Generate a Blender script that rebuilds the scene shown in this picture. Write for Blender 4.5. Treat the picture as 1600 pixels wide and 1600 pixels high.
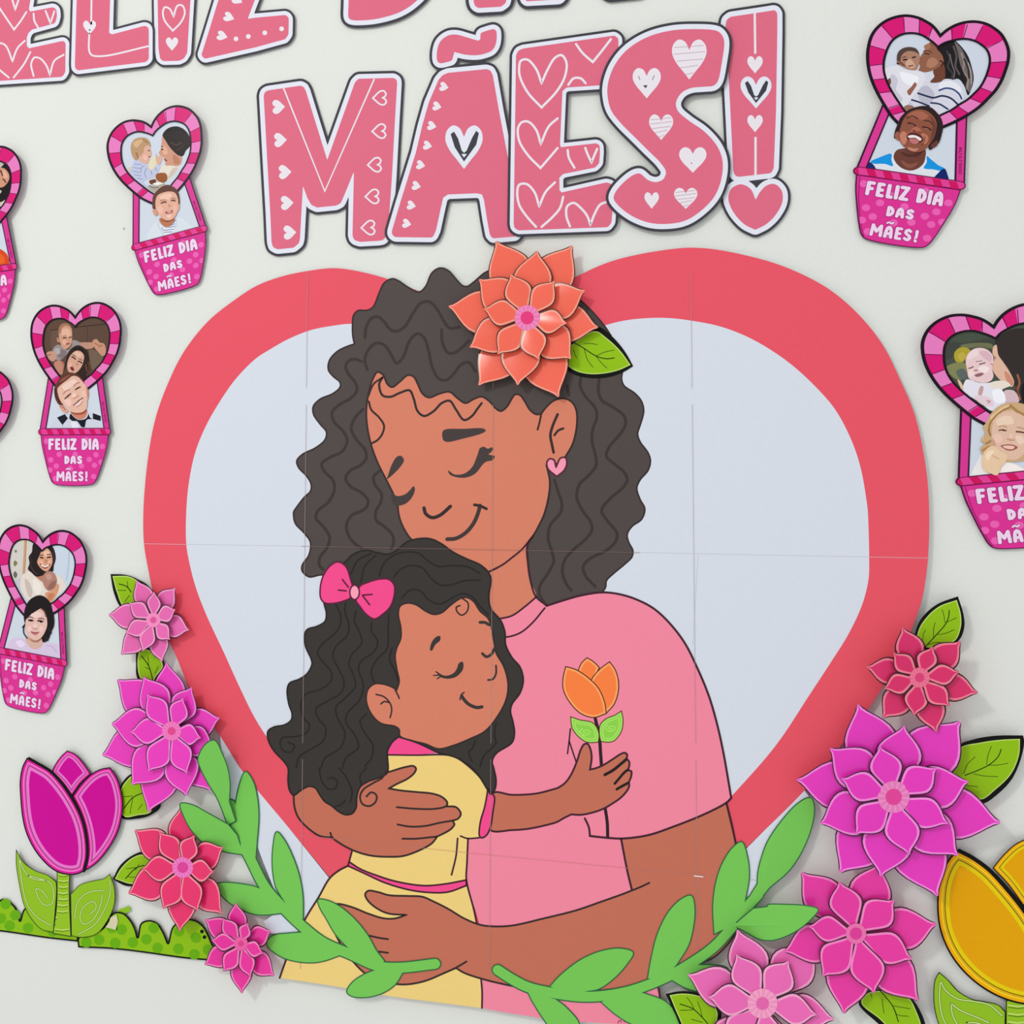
import bpy, bmesh, math, random
import numpy as np
from mathutils import Vector, Matrix
from mathutils.geometry import tessellate_polygon

# ------------------------------------------------------------------ camera, world, light
scene = bpy.context.scene
for o in list(bpy.data.objects):
    bpy.data.objects.remove(o, do_unlink=True)
COL = scene.collection
FPX = 1500.0                       # focal length in pixels of the 1600 px frame
YAW, PITCH, DIST, ZC = math.radians(14.7), math.radians(3.5), 1.0, 1.30
FWD = Vector((-math.sin(YAW) * math.cos(PITCH), math.cos(YAW) * math.cos(PITCH), math.sin(PITCH)))
CAM = Vector((0, 0, ZC)) - FWD * DIST
cam_data = bpy.data.cameras.new('camera')
cam_data.sensor_width = 36.0
cam_data.lens = 36.0 * FPX / 1600.0
cam_data.clip_start = 0.02
cam = bpy.data.objects.new('camera', cam_data)
COL.objects.link(cam)
cam.location = CAM
cam.rotation_euler = (math.pi / 2 + PITCH, 0, YAW)
scene.camera = cam
CROT = cam.rotation_euler.to_matrix()

world = bpy.data.worlds.new('room_light')
world.use_nodes = True
world.node_tree.nodes['Background'].inputs[0].default_value = (0.97, 0.985, 1.0, 1)
world.node_tree.nodes['Background'].inputs[1].default_value = 0.78
scene.world = world

def area(name, loc, target, sx, sy, power, col):
    d = bpy.data.lights.new(name, 'AREA')
    d.shape = 'RECTANGLE'; d.size = sx; d.size_y = sy; d.energy = power; d.color = col
    o = bpy.data.objects.new(name, d); COL.objects.link(o)
    o.location = loc
    o.rotation_euler = (Vector(target) - Vector(loc)).to_track_quat('-Z', 'Y').to_euler()
    return o
# the cast shadows fall to the lower right: one ceiling lamp of the room, up and to the left behind the camera
area('ceiling_lamp_offscreen', (-1.40, -2.50, 2.95), (0, 0, ZC), 0.40, 0.40, 27.0, (1.0, 0.985, 0.955))
scene.view_settings.view_transform = 'Standard'
scene.view_settings.look = 'None'
scene.view_settings.exposure = 0.04
scene.view_settings.gamma = 1.0
scene.view_settings.use_curve_mapping = False

# ------------------------------------------------------------------ materials
def lin(c):
    c = c / 255.0
    return c / 12.92 if c <= 0.04045 else ((c + 0.055) / 1.055) ** 2.4
MATS = {}
KINDS = {'paper': (0.62, 0.22, 0.012), 'gloss': (0.2, 0.30, 0.010), 'photo': (0.3, 0.14, 0.012), 'print': (0.3, 0.10, 0.012), 'tape': (0.4, 0.3, 0.05)}
def mat(rgb, kind='paper'):
    key = (tuple(rgb), kind)
    if key in MATS:
        return MATS[key]
    rough, spec, var = KINDS[kind]
    m = bpy.data.materials.new('%s_%02x%02x%02x' % (kind, int(rgb[0]), int(rgb[1]), int(rgb[2])))
    m.use_nodes = True
    nt = m.node_tree
    b = nt.nodes['Principled BSDF']
    b.inputs['Roughness'].default_value = rough
    b.inputs['Specular IOR Level'].default_value = spec
    tc = nt.nodes.new('ShaderNodeTexCoord')
    nz = nt.nodes.new('ShaderNodeTexNoise'); nz.inputs['Scale'].default_value = 220.0
    mx = nt.nodes.new('ShaderNodeMix'); mx.data_type = 'RGBA'
    base = [lin(v) for v in rgb]
    mx.inputs[6].default_value = [max(0, v * (1 - var * 2)) for v in base] + [1]
    mx.inputs[7].default_value = [min(1, v * (1 + var * 2)) for v in base] + [1]
    nt.links.new(tc.outputs['Object'], nz.inputs['Vector'])
    nt.links.new(nz.outputs['Fac'], mx.inputs[0])
    nt.links.new(mx.outputs[2], b.inputs['Base Color'])
    MATS[key] = m
    return m

def wall_material():
    m = bpy.data.materials.new('painted_plaster'); m.use_nodes = True
    nt = m.node_tree; b = nt.nodes['Principled BSDF']
    b.inputs['Roughness'].default_value = 0.7
    b.inputs['Specular IOR Level'].default_value = 0.2
    tc = nt.nodes.new('ShaderNodeTexCoord')
    def noise(scale, det, rough=0.5):
        n = nt.nodes.new('ShaderNodeTexNoise'); n.inputs['Scale'].default_value = scale
        n.inputs['Detail'].default_value = det; n.inputs['Roughness'].default_value = rough
        nt.links.new(tc.outputs['Object'], n.inputs['Vector']); return n
    n1 = noise(3.0, 3); n2 = noise(150.0, 4); n3 = noise(420.0, 3)
    mx = nt.nodes.new('ShaderNodeMix'); mx.data_type = 'RGBA'
    mx.inputs[6].default_value = (lin(226), lin(228), lin(222), 1)
    mx.inputs[7].default_value = (lin(228), lin(229), lin(222), 1)
    nt.links.new(n1.outputs['Fac'], mx.inputs[0])
    # small stains / pits with their own shape
    vo = nt.nodes.new('ShaderNodeTexVoronoi'); vo.inputs['Scale'].default_value = 9.0
    nt.links.new(tc.outputs['Object'], vo.inputs['Vector'])
    rp = nt.nodes.new('ShaderNodeValToRGB')
    rp.color_ramp.elements[0].position = 0.012; rp.color_ramp.elements[0].color = (0.55, 0.54, 0.5, 1)
    rp.color_ramp.elements[1].position = 0.022; rp.color_ramp.elements[1].color = (1, 1, 1, 1)
    nt.links.new(vo.outputs['Distance'], rp.inputs[0])
    mm = nt.nodes.new('ShaderNodeMix'); mm.data_type = 'RGBA'; mm.blend_type = 'MULTIPLY'; mm.inputs[0].default_value = 1
    nt.links.new(mx.outputs[2], mm.inputs[6]); nt.links.new(rp.outputs[0], mm.inputs[7])
    nt.links.new(mm.outputs[2], b.inputs['Base Color'])
    ad = nt.nodes.new('ShaderNodeMath'); ad.operation = 'MULTIPLY_ADD'; ad.inputs[1].default_value = 0.5
    nt.links.new(n3.outputs['Fac'], ad.inputs[0]); nt.links.new(n2.outputs['Fac'], ad.inputs[2])
    bp = nt.nodes.new('ShaderNodeBump'); bp.inputs['Strength'].default_value = 0.48; bp.inputs['Distance'].default_value = 0.0012
    nt.links.new(ad.outputs[0], bp.inputs['Height']); nt.links.new(bp.outputs[0], b.inputs['Normal'])
    return m

# ------------------------------------------------------------------ paths traced from the photograph
def P(s):
    """'@i,j' = 400 px tile seen 4x; '@zx,y,size' = zoom of that square; 'x,y' point, trailing c = corner"""
    ox, oy, sc = 0.0, 0.0, 1.0
    out = []
    for t in s.split():
        if t[0] == '@':
            if t[1] == 'z':
                a = [float(v) for v in t[2:].split(',')]
                ox, oy, sc = a[0], a[1], 1600.0 / a[2]
            elif t[1] == 'p':
                ox, oy, sc = 0.0, 0.0, 1.0
            else:
                i, j = t[1:].split(',')
                ox, oy, sc = 400.0 * int(i), 400.0 * int(j), 4.0
            continue
        c = t.endswith('c')
        x, y = t.rstrip('c').split(',')
        out.append((ox + float(x) / sc, oy + float(y) / sc, c))
    return out

def cr(p0, p1, p2, p3, n):
    p0, p1, p2, p3 = map(np.array, (p0, p1, p2, p3))
    def tj(ti, a, b): return ti + max(1e-6, np.linalg.norm(b - a)) ** 0.5
    t0 = 0; t1 = tj(t0, p0, p1); t2 = tj(t1, p1, p2); t3 = tj(t2, p2, p3)
    res = []
    for k in range(n):
        t = t1 + (t2 - t1) * k / n
        a1 = (t1 - t) / (t1 - t0) * p0 + (t - t0) / (t1 - t0) * p1
        a2 = (t2 - t) / (t2 - t1) * p1 + (t - t1) / (t2 - t1) * p2
        a3 = (t3 - t) / (t3 - t2) * p2 + (t - t2) / (t3 - t2) * p3
        b1 = (t2 - t) / (t2 - t0) * a1 + (t - t0) / (t2 - t0) * a2
        b2 = (t3 - t) / (t3 - t1) * a2 + (t - t1) / (t3 - t1) * a3
        c = (t2 - t) / (t2 - t1) * b1 + (t - t1) / (t2 - t1) * b2
        res.append((float(c[0]), float(c[1])))
    return res

def smooth(pts, closed=True, straight=False):
    if isinstance(pts, str):
        pts = P(pts)
    q = []
    for p in pts:
        p = (p[0], p[1], p[2] if len(p) > 2 else False)
        if not q or math.hypot(p[0] - q[-1][0], p[1] - q[-1][1]) > 0.15:
            q.append(p)
    if closed and math.hypot(q[0][0] - q[-1][0], q[0][1] - q[-1][1]) < 0.15:
        q.pop()
    n = len(q)
    if straight:
        return [(p[0], p[1]) for p in q]
    out = []
    xy = [(p[0], p[1]) for p in q]
    for i in range(n if closed else n - 1):
        a, b = i, (i + 1) % n
        p1, p2 = xy[a], xy[b]
        ext = lambda u, v: (2 * u[0] - v[0] + 1e-4, 2 * u[1] - v[1] + 1e-4)
        p0 = ext(p1, p2) if (q[a][2] or (not closed and a == 0)) else xy[(a - 1) % n]
        p3 = ext(p2, p1) if (q[b][2] or (not closed and b == n - 1)) else xy[(b + 1) % n]
        L = math.hypot(p2[0] - p1[0], p2[1] - p1[1])
        out += cr(p0, p1, p2, p3, max(1, min(8, int(L / 2.2))))
    if not closed:
        out.append(xy[-1])
    return out

def area2(lp):
    a = np.array(lp); x, y = a[:, 0], a[:, 1]
    return float(np.sum(x * np.roll(y, -1) - np.roll(x, -1) * y))

def offset(loops, d, step=None):
    """true offset outline (d > 0 grows) from a signed distance field, in px"""
    if loops and not isinstance(loops[0][0], (tuple, list, np.ndarray)):
        loops = [loops]
    segs = []
    for lp in loops:
        a = np.array(lp, float); segs.append(np.hstack([a, np.roll(a, -1, 0)]))
    S = np.vstack(segs)
    mn = S[:, :2].min(0) - max(d, 0) - 3; mx = S[:, :2].max(0) + max(d, 0) + 3
    if step is None:
        step = min(1.1, max(0.25, float((mx - mn).max()) / 170))
    nx, ny = int((mx[0] - mn[0]) / step) + 2, int((mx[1] - mn[1]) / step) + 2
    X, Y = np.meshgrid(mn[0] + np.arange(nx) * step, mn[1] + np.arange(ny) * step)
    D = np.full(X.shape, 1e18); IN = np.zeros(X.shape, bool)
    for x1, y1, x2, y2 in S:
        dx, dy = x2 - x1, y2 - y1
        l2 = dx * dx + dy * dy
        if l2 < 1e-12:
            continue
        t = np.clip(((X - x1) * dx + (Y - y1) * dy) / l2, 0, 1)
        D = np.minimum(D, (X - x1 - t * dx) ** 2 + (Y - y1 - t * dy) ** 2)
        if dy != 0:
            IN ^= ((y1 > Y) != (y2 > Y)) & (X < dx * (Y - y1) / dy + x1)
    F = np.sqrt(D); F[IN] *= -1; F -= d
    F[F == 0] = 1e-9
    neg = F < 0
    cells = np.argwhere((neg[:-1, :-1] != neg[1:, 1:]) | (neg[:-1, 1:] != neg[1:, :-1]) | (neg[:-1, :-1] != neg[:-1, 1:]))
    nxt = {}
    pos = {}
    def ept(e):
        if e not in pos:
            (i1, j1), (i2, j2) = e
            f1, f2 = F[i1, j1], F[i2, j2]
            t = f1 / (f1 - f2)
            pos[e] = (mn[0] + (j1 + (j2 - j1) * t) * step, mn[1] + (i1 + (i2 - i1) * t) * step)
        return e
    for i, j in cells:
        i, j = int(i), int(j)
        c = [(i, j), (i, j + 1), (i + 1, j + 1), (i + 1, j)]
        s = [bool(neg[p]) for p in c]
        ent, ext_ = [], []
        for k in range(4):
            a, b = c[k], c[(k + 1) % 4]
            if s[k] != s[(k + 1) % 4]:
                e = (min(a, b), max(a, b))
                (ent if s[k] else ext_).append((k, e))
        for k, e in ent:                    # leaves inside on edge k -> next entering edge
            best = min(ext_, key=lambda z: (z[0] - k) % 4)
            nxt[ept(e)] = ept(best[1])
    res = []
    while nxt:
        st = next(iter(nxt)); cur = st; lp = []
        while cur in nxt:
            lp.append(pos[cur]); cur = nxt.pop(cur)
        if len(lp) > 5:
            lp = rdp_closed(lp, 0.045)
            if len(lp) >= 3 and abs(area2(lp)) > 2:
                res.append(lp)
    return res

def rdp(a, eps):
    keep = np.zeros(len(a), bool); keep[0] = keep[-1] = True
    st = [(0, len(a) - 1)]
    while st:
        i, j = st.pop()
        if j - i < 2:
            continue
        d = a[j] - a[i]; L = np.hypot(*d)
        q = a[i + 1:j] - a[i]
        dist = np.abs(q[:, 0] * d[1] - q[:, 1] * d[0]) / L if L > 1e-9 else np.hypot(q[:, 0], q[:, 1])
        k = int(dist.argmax())
        if dist[k] > eps:
            keep[i + 1 + k] = True; st += [(i, i + 1 + k), (i + 1 + k, j)]
    return a[keep]

def rdp_closed(lp, eps):
    a = np.array(lp)
    k = int(((a - a[0]) ** 2).sum(1).argmax())
    h1 = rdp(a[:k + 1], eps); h2 = rdp(np.vstack([a[k:], a[:1]]), eps)
    return [tuple(map(float, p)) for p in np.vstack([h1[:-1], h2[:-1]])]

# ------------------------------------------------------------------ things and mesh builder
class Thing:
    """an Empty on the wall; local x right, z up, -y towards the room; pixels are cast on its plane"""
    def __init__(self, name, label, cat, group=None, px=None, h=0.002, M=None, kind=None):
        if M is None:
            w = wall_pt(px[0], px[1], h)
            M = Matrix.Translation(w)
        self.M = M; self.Mi = M.inverted()
        e = bpy.data.objects.new(name, None); COL.objects.link(e)
        e.empty_display_size = 0.02
        e.matrix_world = M
        e['label'] = label; e['category'] = cat
        if group: e['group'] = group
        self.e = e
        self.lc = self.Mi @ CAM
        self.lr = (self.Mi.to_3x3() @ CROT)
        self.px = px
    def loc(self, x, y, n=0.0):
        d = self.lr @ Vector(((x - 800) / FPX, (800 - y) / FPX, -1))
        t = (-n - self.lc.y) / d.y
        p = self.lc + d * t
        return p.x, p.z
    def pxm(self, x, y):
        a = self.loc(x, y); b = self.loc(x + 1, y)
        return math.hypot(a[0] - b[0], a[1] - b[1])

def wall_pt(x, y, h=0.0):
    d = CROT @ Vector(((x - 800) / FPX, (800 - y) / FPX, -1))
    t = (-h - CAM.y) / d.y
    return CAM + d * t

U = 0.00005                                   # one print / paper level
def jn(p, q): return math.hypot(p[0] - q[0], p[1] - q[1])

class MB:
    def __init__(self, T):
        self.T = T; self.v = []; self.f = []; self.mi = []; self.mats = []
        self.lift = None                     # (base px, tip px, metres at tip)
    def slot(self, m):
        if m not in self.mats: self.mats.append(m)
        return self.mats.index(m)
    def vert(self, x, y, n):
        if self.lift:
            b, t, hgt = self.lift
            L2 = (t[0] - b[0]) ** 2 + (t[1] - b[1]) ** 2
            n = n + hgt * max(0.0, ((x - b[0]) * (t[0] - b[0]) + (y - b[1]) * (t[1] - b[1])) / L2) ** 1.1
        u, v = self.T.loc(x, y, n)
        self.v.append((u, -n, v)); return len(self.v) - 1
    def fill(self, loops, rgb, lvl=0, kind='paper', thick=0.0, side=None):
        if isinstance(loops, str): loops = [smooth(loops)]
        elif loops and not isinstance(loops[0][0], (tuple, list)): loops = [loops]
        n = lvl * U
        m = self.slot(mat(rgb, kind))
        base = len(self.v)
        for lp in loops:
            for p in lp: self.vert(p[0], p[1], n)
        tris = tessellate_polygon([[Vector((p[0], p[1], 0)) for p in lp] for lp in loops])
        flat = [p for lp in loops for p in lp]
        for t in tris:
            a, b, c = (flat[i] for i in t)
            ar = (b[0] - a[0]) * (c[1] - a[1]) - (c[0] - a[0]) * (b[1] - a[1])
            if abs(ar) < 1e-7: continue
            t = tuple(t) if ar < 0 else (t[0], t[2], t[1])   # px y is down -> front faces -y
            self.f.append(tuple(base + i for i in t)); self.mi.append(m)
        if thick > 0:
            ms = self.slot(mat(side or rgb, kind)); k0 = base
            for lp in loops:
                b0 = len(self.v)
                for p in lp: self.vert(p[0], p[1], n - thick)
                for i in range(len(lp)):
                    j = (i + 1) % len(lp)
                    self.f.append((k0 + i, k0 + j, b0 + j, b0 + i)); self.mi.append(ms)
                k0 += len(lp)
        return self
    def stroke(self, path, w, rgb, lvl=0, kind='paper', closed=False, taper=False, straight=False, cap=True):
        pts = smooth(path, closed, straight) if isinstance(path, str) else path
        q = [pts[0]]
        for p in pts[1:]:
            if jn(p, q[-1]) > 0.12: q.append(p)
        if closed and jn(q[0], q[-1]) < 0.12: q.pop()
        n = len(q)
        if n < 2: return self
        m = self.slot(mat(rgb, kind)); lev = lvl * U
        Ls, Rs = [], []
        for i in range(n):
            a = q[(i - 1) % n] if (closed or i > 0) else None
            b = q[(i + 1) % n] if (closed or i < n - 1) else None
            p = q[i]
            def nrm(s, e):
                l = jn(s, e) or 1e-9
                return (-(e[1] - s[1]) / l, (e[0] - s[0]) / l)
            if a is None: nx, ny = nrm(p, b); k = 1
            elif b is None: nx, ny = nrm(a, p); k = 1
            else:
                n1, n2 = nrm(a, p), nrm(p, b)
                nx, ny = n1[0] + n2[0], n1[1] + n2[1]
                l = math.hypot(nx, ny)
                if l < 0.3: nx, ny = n1; k = 1
                else:
                    nx, ny = nx / l, ny / l
                    k = min(2.0, 1 / max(0.3, nx * n1[0] + ny * n1[1]))
            hw = w / 2 * k
            if taper: hw *= 0.25 + 0.75 * math.sin(math.pi * (0.12 + 0.76 * i / (n - 1)))
            Ls.append(self.vert(p[0] + nx * hw, p[1] + ny * hw, lev))
            Rs.append(self.vert(p[0] - nx * hw, p[1] - ny * hw, lev))
        for i in range(n if closed else n - 1):
            j = (i + 1) % n
            self.f.append((Ls[i], Ls[j], Rs[j], Rs[i])); self.mi.append(m)
        if cap and not closed and not taper and w > 1.0:
            for i, o in ((0, 1), (n - 1, n - 2)):
                p, d = q[i], (q[i][0] - q[o][0], q[i][1] - q[o][1])
                an = math.atan2(d[1], d[0])
                ring = [self.vert(p[0] + w / 2 * math.cos(an + s), p[1] + w / 2 * math.sin(an + s), lev)
                        for s in [math.pi / 2 - math.pi * k / 6 for k in range(7)]]
                self.f.append(tuple(ring)); self.mi.append(m)
        return self
    def disc(self, cx, cy, r, rgb, lvl=0, kind='paper', ry=None, n=18, thick=0):
        ry = ry or r
        return self.fill([(cx + r * math.cos(2 * math.pi * k / n), cy + ry * math.sin(2 * math.pi * k / n)) for k in range(n)], rgb, lvl, kind, thick)
    def build(self, name, parent=None, label=None, kind=None):
        me = bpy.data.meshes.new(name)
        me.from_pydata(self.v, [], self.f)
        for m in self.mats: me.materials.append(m)
        me.polygons.foreach_set('material_index', self.mi)
        me.update()
        return link(name, me, parent or self.T.e, label, kind)

def link(name, me, parent, label=None, kind=None):
    o = bpy.data.objects.new(name, me); COL.objects.link(o)
    if parent is not None: o.parent = parent
    if label: o['label'] = label
    if kind: o['kind'] = kind
    return o

def capsules(paths, w):
    """clean outline of round-ended pen strokes"""
    return offset([list(p) + list(p)[-2:0:-1] if len(p) > 2 else [p[0], p[1]] for p in paths], w / 2, 0.22)

def clip_convex(sub, conv):
    if area2(conv) < 0: conv = conv[::-1]
    for i in range(len(conv)):
        a, b = conv[i], conv[(i + 1) % len(conv)]
        side = lambda p: (b[0] - a[0]) * (p[1] - a[1]) - (b[1] - a[1]) * (p[0] - a[0])
        out = []
        for k in range(len(sub)):
            p, q = sub[k], sub[(k + 1) % len(sub)]
            sp, sq = side(p), side(q)
            if sp >= 0: out.append(p)
            if sp * sq < 0:
                t = sp / (sp - sq); out.append((p[0] + (q[0] - p[0]) * t, p[1] + (q[1] - p[1]) * t))
        sub = out
        if len(sub) < 3: return []
    return sub

def heart_path(cx, cy, w, h, rot=0):
    base = [(0, -.24, 1), (-.12, -.44, 0), (-.3, -.5, 0), (-.46, -.38, 0), (-.5, -.16, 0), (-.38, .08, 0), (-.18, .3, 0), (0, .5, 1),
            (.18, .3, 0), (.38, .08, 0), (.5, -.16, 0), (.46, -.38, 0), (.3, -.5, 0), (.12, -.44, 0)]
    c, s = math.cos(math.radians(rot)), math.sin(math.radians(rot))
    return smooth([(cx + x * w * c - y * h * s, cy + x * w * s + y * h * c, k) for x, y, k in base])

# ------------------------------------------------------------------ the wall
def build_wall():
    bm = bmesh.new()
    bmesh.ops.create_cube(bm, size=1)
    bmesh.ops.scale(bm, vec=(4.2, 0.12, 2.7), verts=bm.verts)
    bmesh.ops.translate(bm, vec=(0, 0.06, 1.35), verts=bm.verts)
    me = bpy.data.meshes.new('wall_back'); bm.to_mesh(me); bm.free()
    me.materials.append(wall_material())
    o = link('wall_back', me, None)
    o['kind'] = 'structure'; o['label'] = 'off-white painted plaster wall with fine stucco texture'
build_wall()
# ------------------------------------------------------------------ letters
LP, LW, LD, LH = (222, 104, 130), (226, 228, 238), (58, 56, 64), (233, 226, 232)
def letter(label, shapes, h, white=7.2, dark=11.2, decor=None, group='cut-out letters of the greeting', names=None):
    """shapes: list of (pink inner outline, part name)"""
    allp = [p for s in shapes for p in s[0]]
    cx = sum(p[0] for p in allp) / len(allp); cy = max(p[1] for p in allp)
    T = Thing('letter_cutout', label, 'letter', group, (cx, cy), h)
    shapes = [(max(offset(offset(s[0], -4.5), 4.5), key=lambda q: abs(area2(q))), s[1]) for s in shapes]
    loops = [s[0] for s in shapes]
    MB(T).fill(offset(loops, dark), LD, 0, 'paper', 0.0005).build('dark_outline')
    MB(T).fill(offset(loops, white), LW, 1).build('white_outline')
    for lp, nm in shapes:
        MB(T).fill(lp, LP, 2).build(nm)
    if decor:
        d = MB(T); decor(d); d.build('printed_hearts')
    return T
def S(s): return smooth(s, True, True)
def C(s): return smooth(s)

def dec_m(d):
    d.stroke('@1,0 172,550 430,1195c 740,492', 2.4, LH, 3, straight=True, cap=False)
    for x, y in ((142, 668), (153, 875), (182, 1075), (195, 1268), (212, 1453)):
        d.fill(heart_path(400 + x / 4, y / 4, 22, 20, -92), LH, 3)
    for x, y in ((772, 612), (768, 820), (740, 1030), (725, 1228), (700, 1423)):
        d.stroke(heart_path(400 + x / 4, y / 4, 22, 21, 88), 2.6, LH, 3, closed=True)
letter('pink cut-out letter M with two columns of small white hearts and a thin V line',
       [(S('@1,0 48,600 54,575 75,565 280,535 300,545 312,570 445,1000 618,515 640,492 860,487 880,500 882,520 868,760 850,1100 826,1430 820,1470 795,1500 770,1505 650,1512 612,1500 603,1470 612,1070 560,1200 530,1270 500,1285 380,1297 345,1280 320,1235 293,1160 275,1490 268,1520 235,1548 135,1558 105,1545 97,1510 90,1350 70,1000'), 'pink_face')],
       0.0018, decor=dec_m)

def blackv(d, cx, cy, w, h, lv=4):
    d.fill(heart_path(cx, cy, w, h), LW, lv - 1)
    d.fill([(cx - .36 * w, cy - .30 * h), (cx - .27 * w, cy - .36 * h), (cx - .16 * w, cy - .2 * h), (cx - .06 * w, cy + .08 * h), (cx, cy + .13 * h),
            (cx + .07 * w, cy + .08 * h), (cx + .22 * w, cy - .22 * h), (cx + .33 * w, cy - .38 * h), (cx + .4 * w, cy - .32 * h), (cx + .33 * w, cy - .06 * h),
            (cx, cy + .33 * h), (cx - .25 * w, cy)], LD, lv)
    d.fill([(cx - .07 * w, cy + .155 * h), (cx + .08 * w, cy + .155 * h), (cx, cy + .24 * h)], LW, lv + 1)
def dec_a(d):
    for x, y in ((1176, 543), (1132, 665), (1100, 787), (1073, 910), (1030, 1032), (1003, 1162), (972, 1284), (943, 1398)):
        d.fill(heart_path(400 + x / 4, y / 4, 14.5, 14, -78), LH, 3)
    blackv(d, 400 + 1300 / 4, 920 / 4, 58, 68)
letter('pink cut-out letter A under a curled tilde, with a heart-shaped hole',
       [(S('@1,0 1140,500 1165,470 1200,455 1440,432 1465,440 1480,470 1520,700 1570,960 1625,1250 1650,1440 1620,1478 1480,1490 1462,1470 1445,1380 1425,1250 1412,1215 1380,1208 1200,1215 1170,1235 1155,1300 1125,1440 1105,1485 870,1482 848,1465 850,1440 900,1270 1000,950 1040,780 1080,640'), 'pink_face'),
        (C('@1,0 1135,385 1130,330 1150,262 1200,222 1250,216 1330,237 1388,254c 1400,248 1402,205c 1488,182 1500,190 1500,270 1475,315 1420,338 1380,345 1310,342 1240,325c 1225,380c 1150,395'), 'tilde')],
       0.0029, decor=dec_a)

def dec_e(d):
    for s in ('185,520c 150,430 95,372 55,380 45,420 50,480 100,580 185,672c 280,570 330,480 340,390 310,345 270,360 220,440',
              '285,740 230,790 180,900c 150,810 100,760 60,765 38,800 45,880 100,970 178,1050c 230,990 285,925',
              '268,1140 210,1200 170,1290c 140,1200 90,1150 45,1155 33,1200 45,1280 90,1350 150,1418',
              '320,1230 300,1300 250,1360 185,1418', '400,275 440,330 505,388c 560,320 618,245', '352,530 385,490 430,490 460,520',
              '348,938 355,985 390,1048', '458,925 475,970 497,1015c 515,970 532,930',
              '362,1415 340,1350 345,1290 385,1268 430,1300 470,1350 490,1405c 515,1340 550,1280 590,1262'):
        d.stroke('@2,0 ' + s, 3.6, LH, 3, closed=s.startswith('185,520c'))
letter('pink cut-out letter E with outlined white hearts, partly covered by the letter S',
       [(S('@2,0 25,345 40,315 70,303 640,222 665,240 665,300 600,530 340,547 315,570 300,900 305,920 530,895 548,910 550,950 545,1020 520,1047 320,1087 296,1110 297,1190 310,1203 590,1140 625,1150 632,1250 622,1390 600,1420 40,1440 15,1425 10,1400'), 'pink_face')],
       0.0040, white=6.0, dark=10.0, decor=dec_e)

def dec_s(d):
    for x, y, w, h, st in ((1108, 372, 215, 250, 1), (842, 520, 175, 190, 0), (932, 795, 150, 160, 1), (1130, 1000, 170, 160, 0), (873, 1253, 90, 104, 0), (1086, 1240, 145, 132, 1)):
        cx, cy = 800 + x / 4, y / 4
        d.fill(heart_path(cx, cy, w / 4, h / 4), LH, 3)
        if st:
            for k, (a, b) in enumerate(((-.44, .42), (-.46, .46), (-.36, .4), (-.28, .26), (-.12, .12))):
                yy = cy + (-.32 + .17 * k) * h / 4
                d.stroke([(cx + a * w / 4, yy + 1.2), (cx + b * w / 4, yy - 2.0 - k % 2)], 0.8, (196, 150, 170), 4)
    d.fill('@2,0 820,533c 848,533c 834,552c', LD, 4)
    d.stroke('@2,0 790,475 800,498', .9, LD, 4); d.stroke('@2,0 890,470 876,500', .9, LD, 4)
    d.disc(800 + 1122 / 4, 1020 / 4, 0.9, LD, 4)
letter('pink cut-out letter S with six scattered hearts, some of them scribbled over',
       [(C('@2,0 1300,205 1270,190 1150,182 1000,190 850,230 720,310 640,410 600,520 597,600 620,690 680,770 760,850 850,940 930,1020 962,1075 945,1120 900,1138 850,1125 800,1085 770,1088 720,1120 650,1195 635,1240 670,1290 750,1350 850,1390 950,1400 1080,1380 1190,1310 1270,1220 1310,1110 1315,1000 1280,910 1200,820 1100,750 1035,690 1025,640 1060,580 1120,550 1200,542 1260,535 1285,510 1310,400 1325,250'), 'pink_face')],
       0.0052, white=8.0, dark=12.2, decor=dec_s)

def dec_x(d):
    d.stroke('@2,0 1517,82 1520,330', 3.6, LH, 3); d.stroke('@2,0 1522,862 1522,1095', 3.6, LH, 3)
    d.fill(heart_path(800 + 1519 / 4, 405 / 4, 24, 27), LH, 3); d.fill(heart_path(800 + 1519 / 4, 773 / 4, 24, 27), LH, 3)
    blackv(d, 800 + 1525 / 4, 578 / 4, 48, 50)
letter('pink cut-out exclamation mark with a heart for its dot',
       [(S('@2,0 1340,125 1365,105 1600,70 1645,62 1658,85 1658,200 1650,700 1636,1050 1620,1082 1420,1105 1395,1100 1383,1070 1370,800 1350,400 1335,160'), 'pink_bar'),
        (C('@2,0 1523,1248c 1490,1180 1430,1152 1370,1180 1352,1240 1380,1320 1450,1400 1520,1437c 1590,1400 1650,1340 1690,1260 1685,1190 1640,1150 1590,1160 1550,1200'), 'heart_dot')],
       0.0022, white=8.0, dark=12.0, decor=dec_x)

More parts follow.
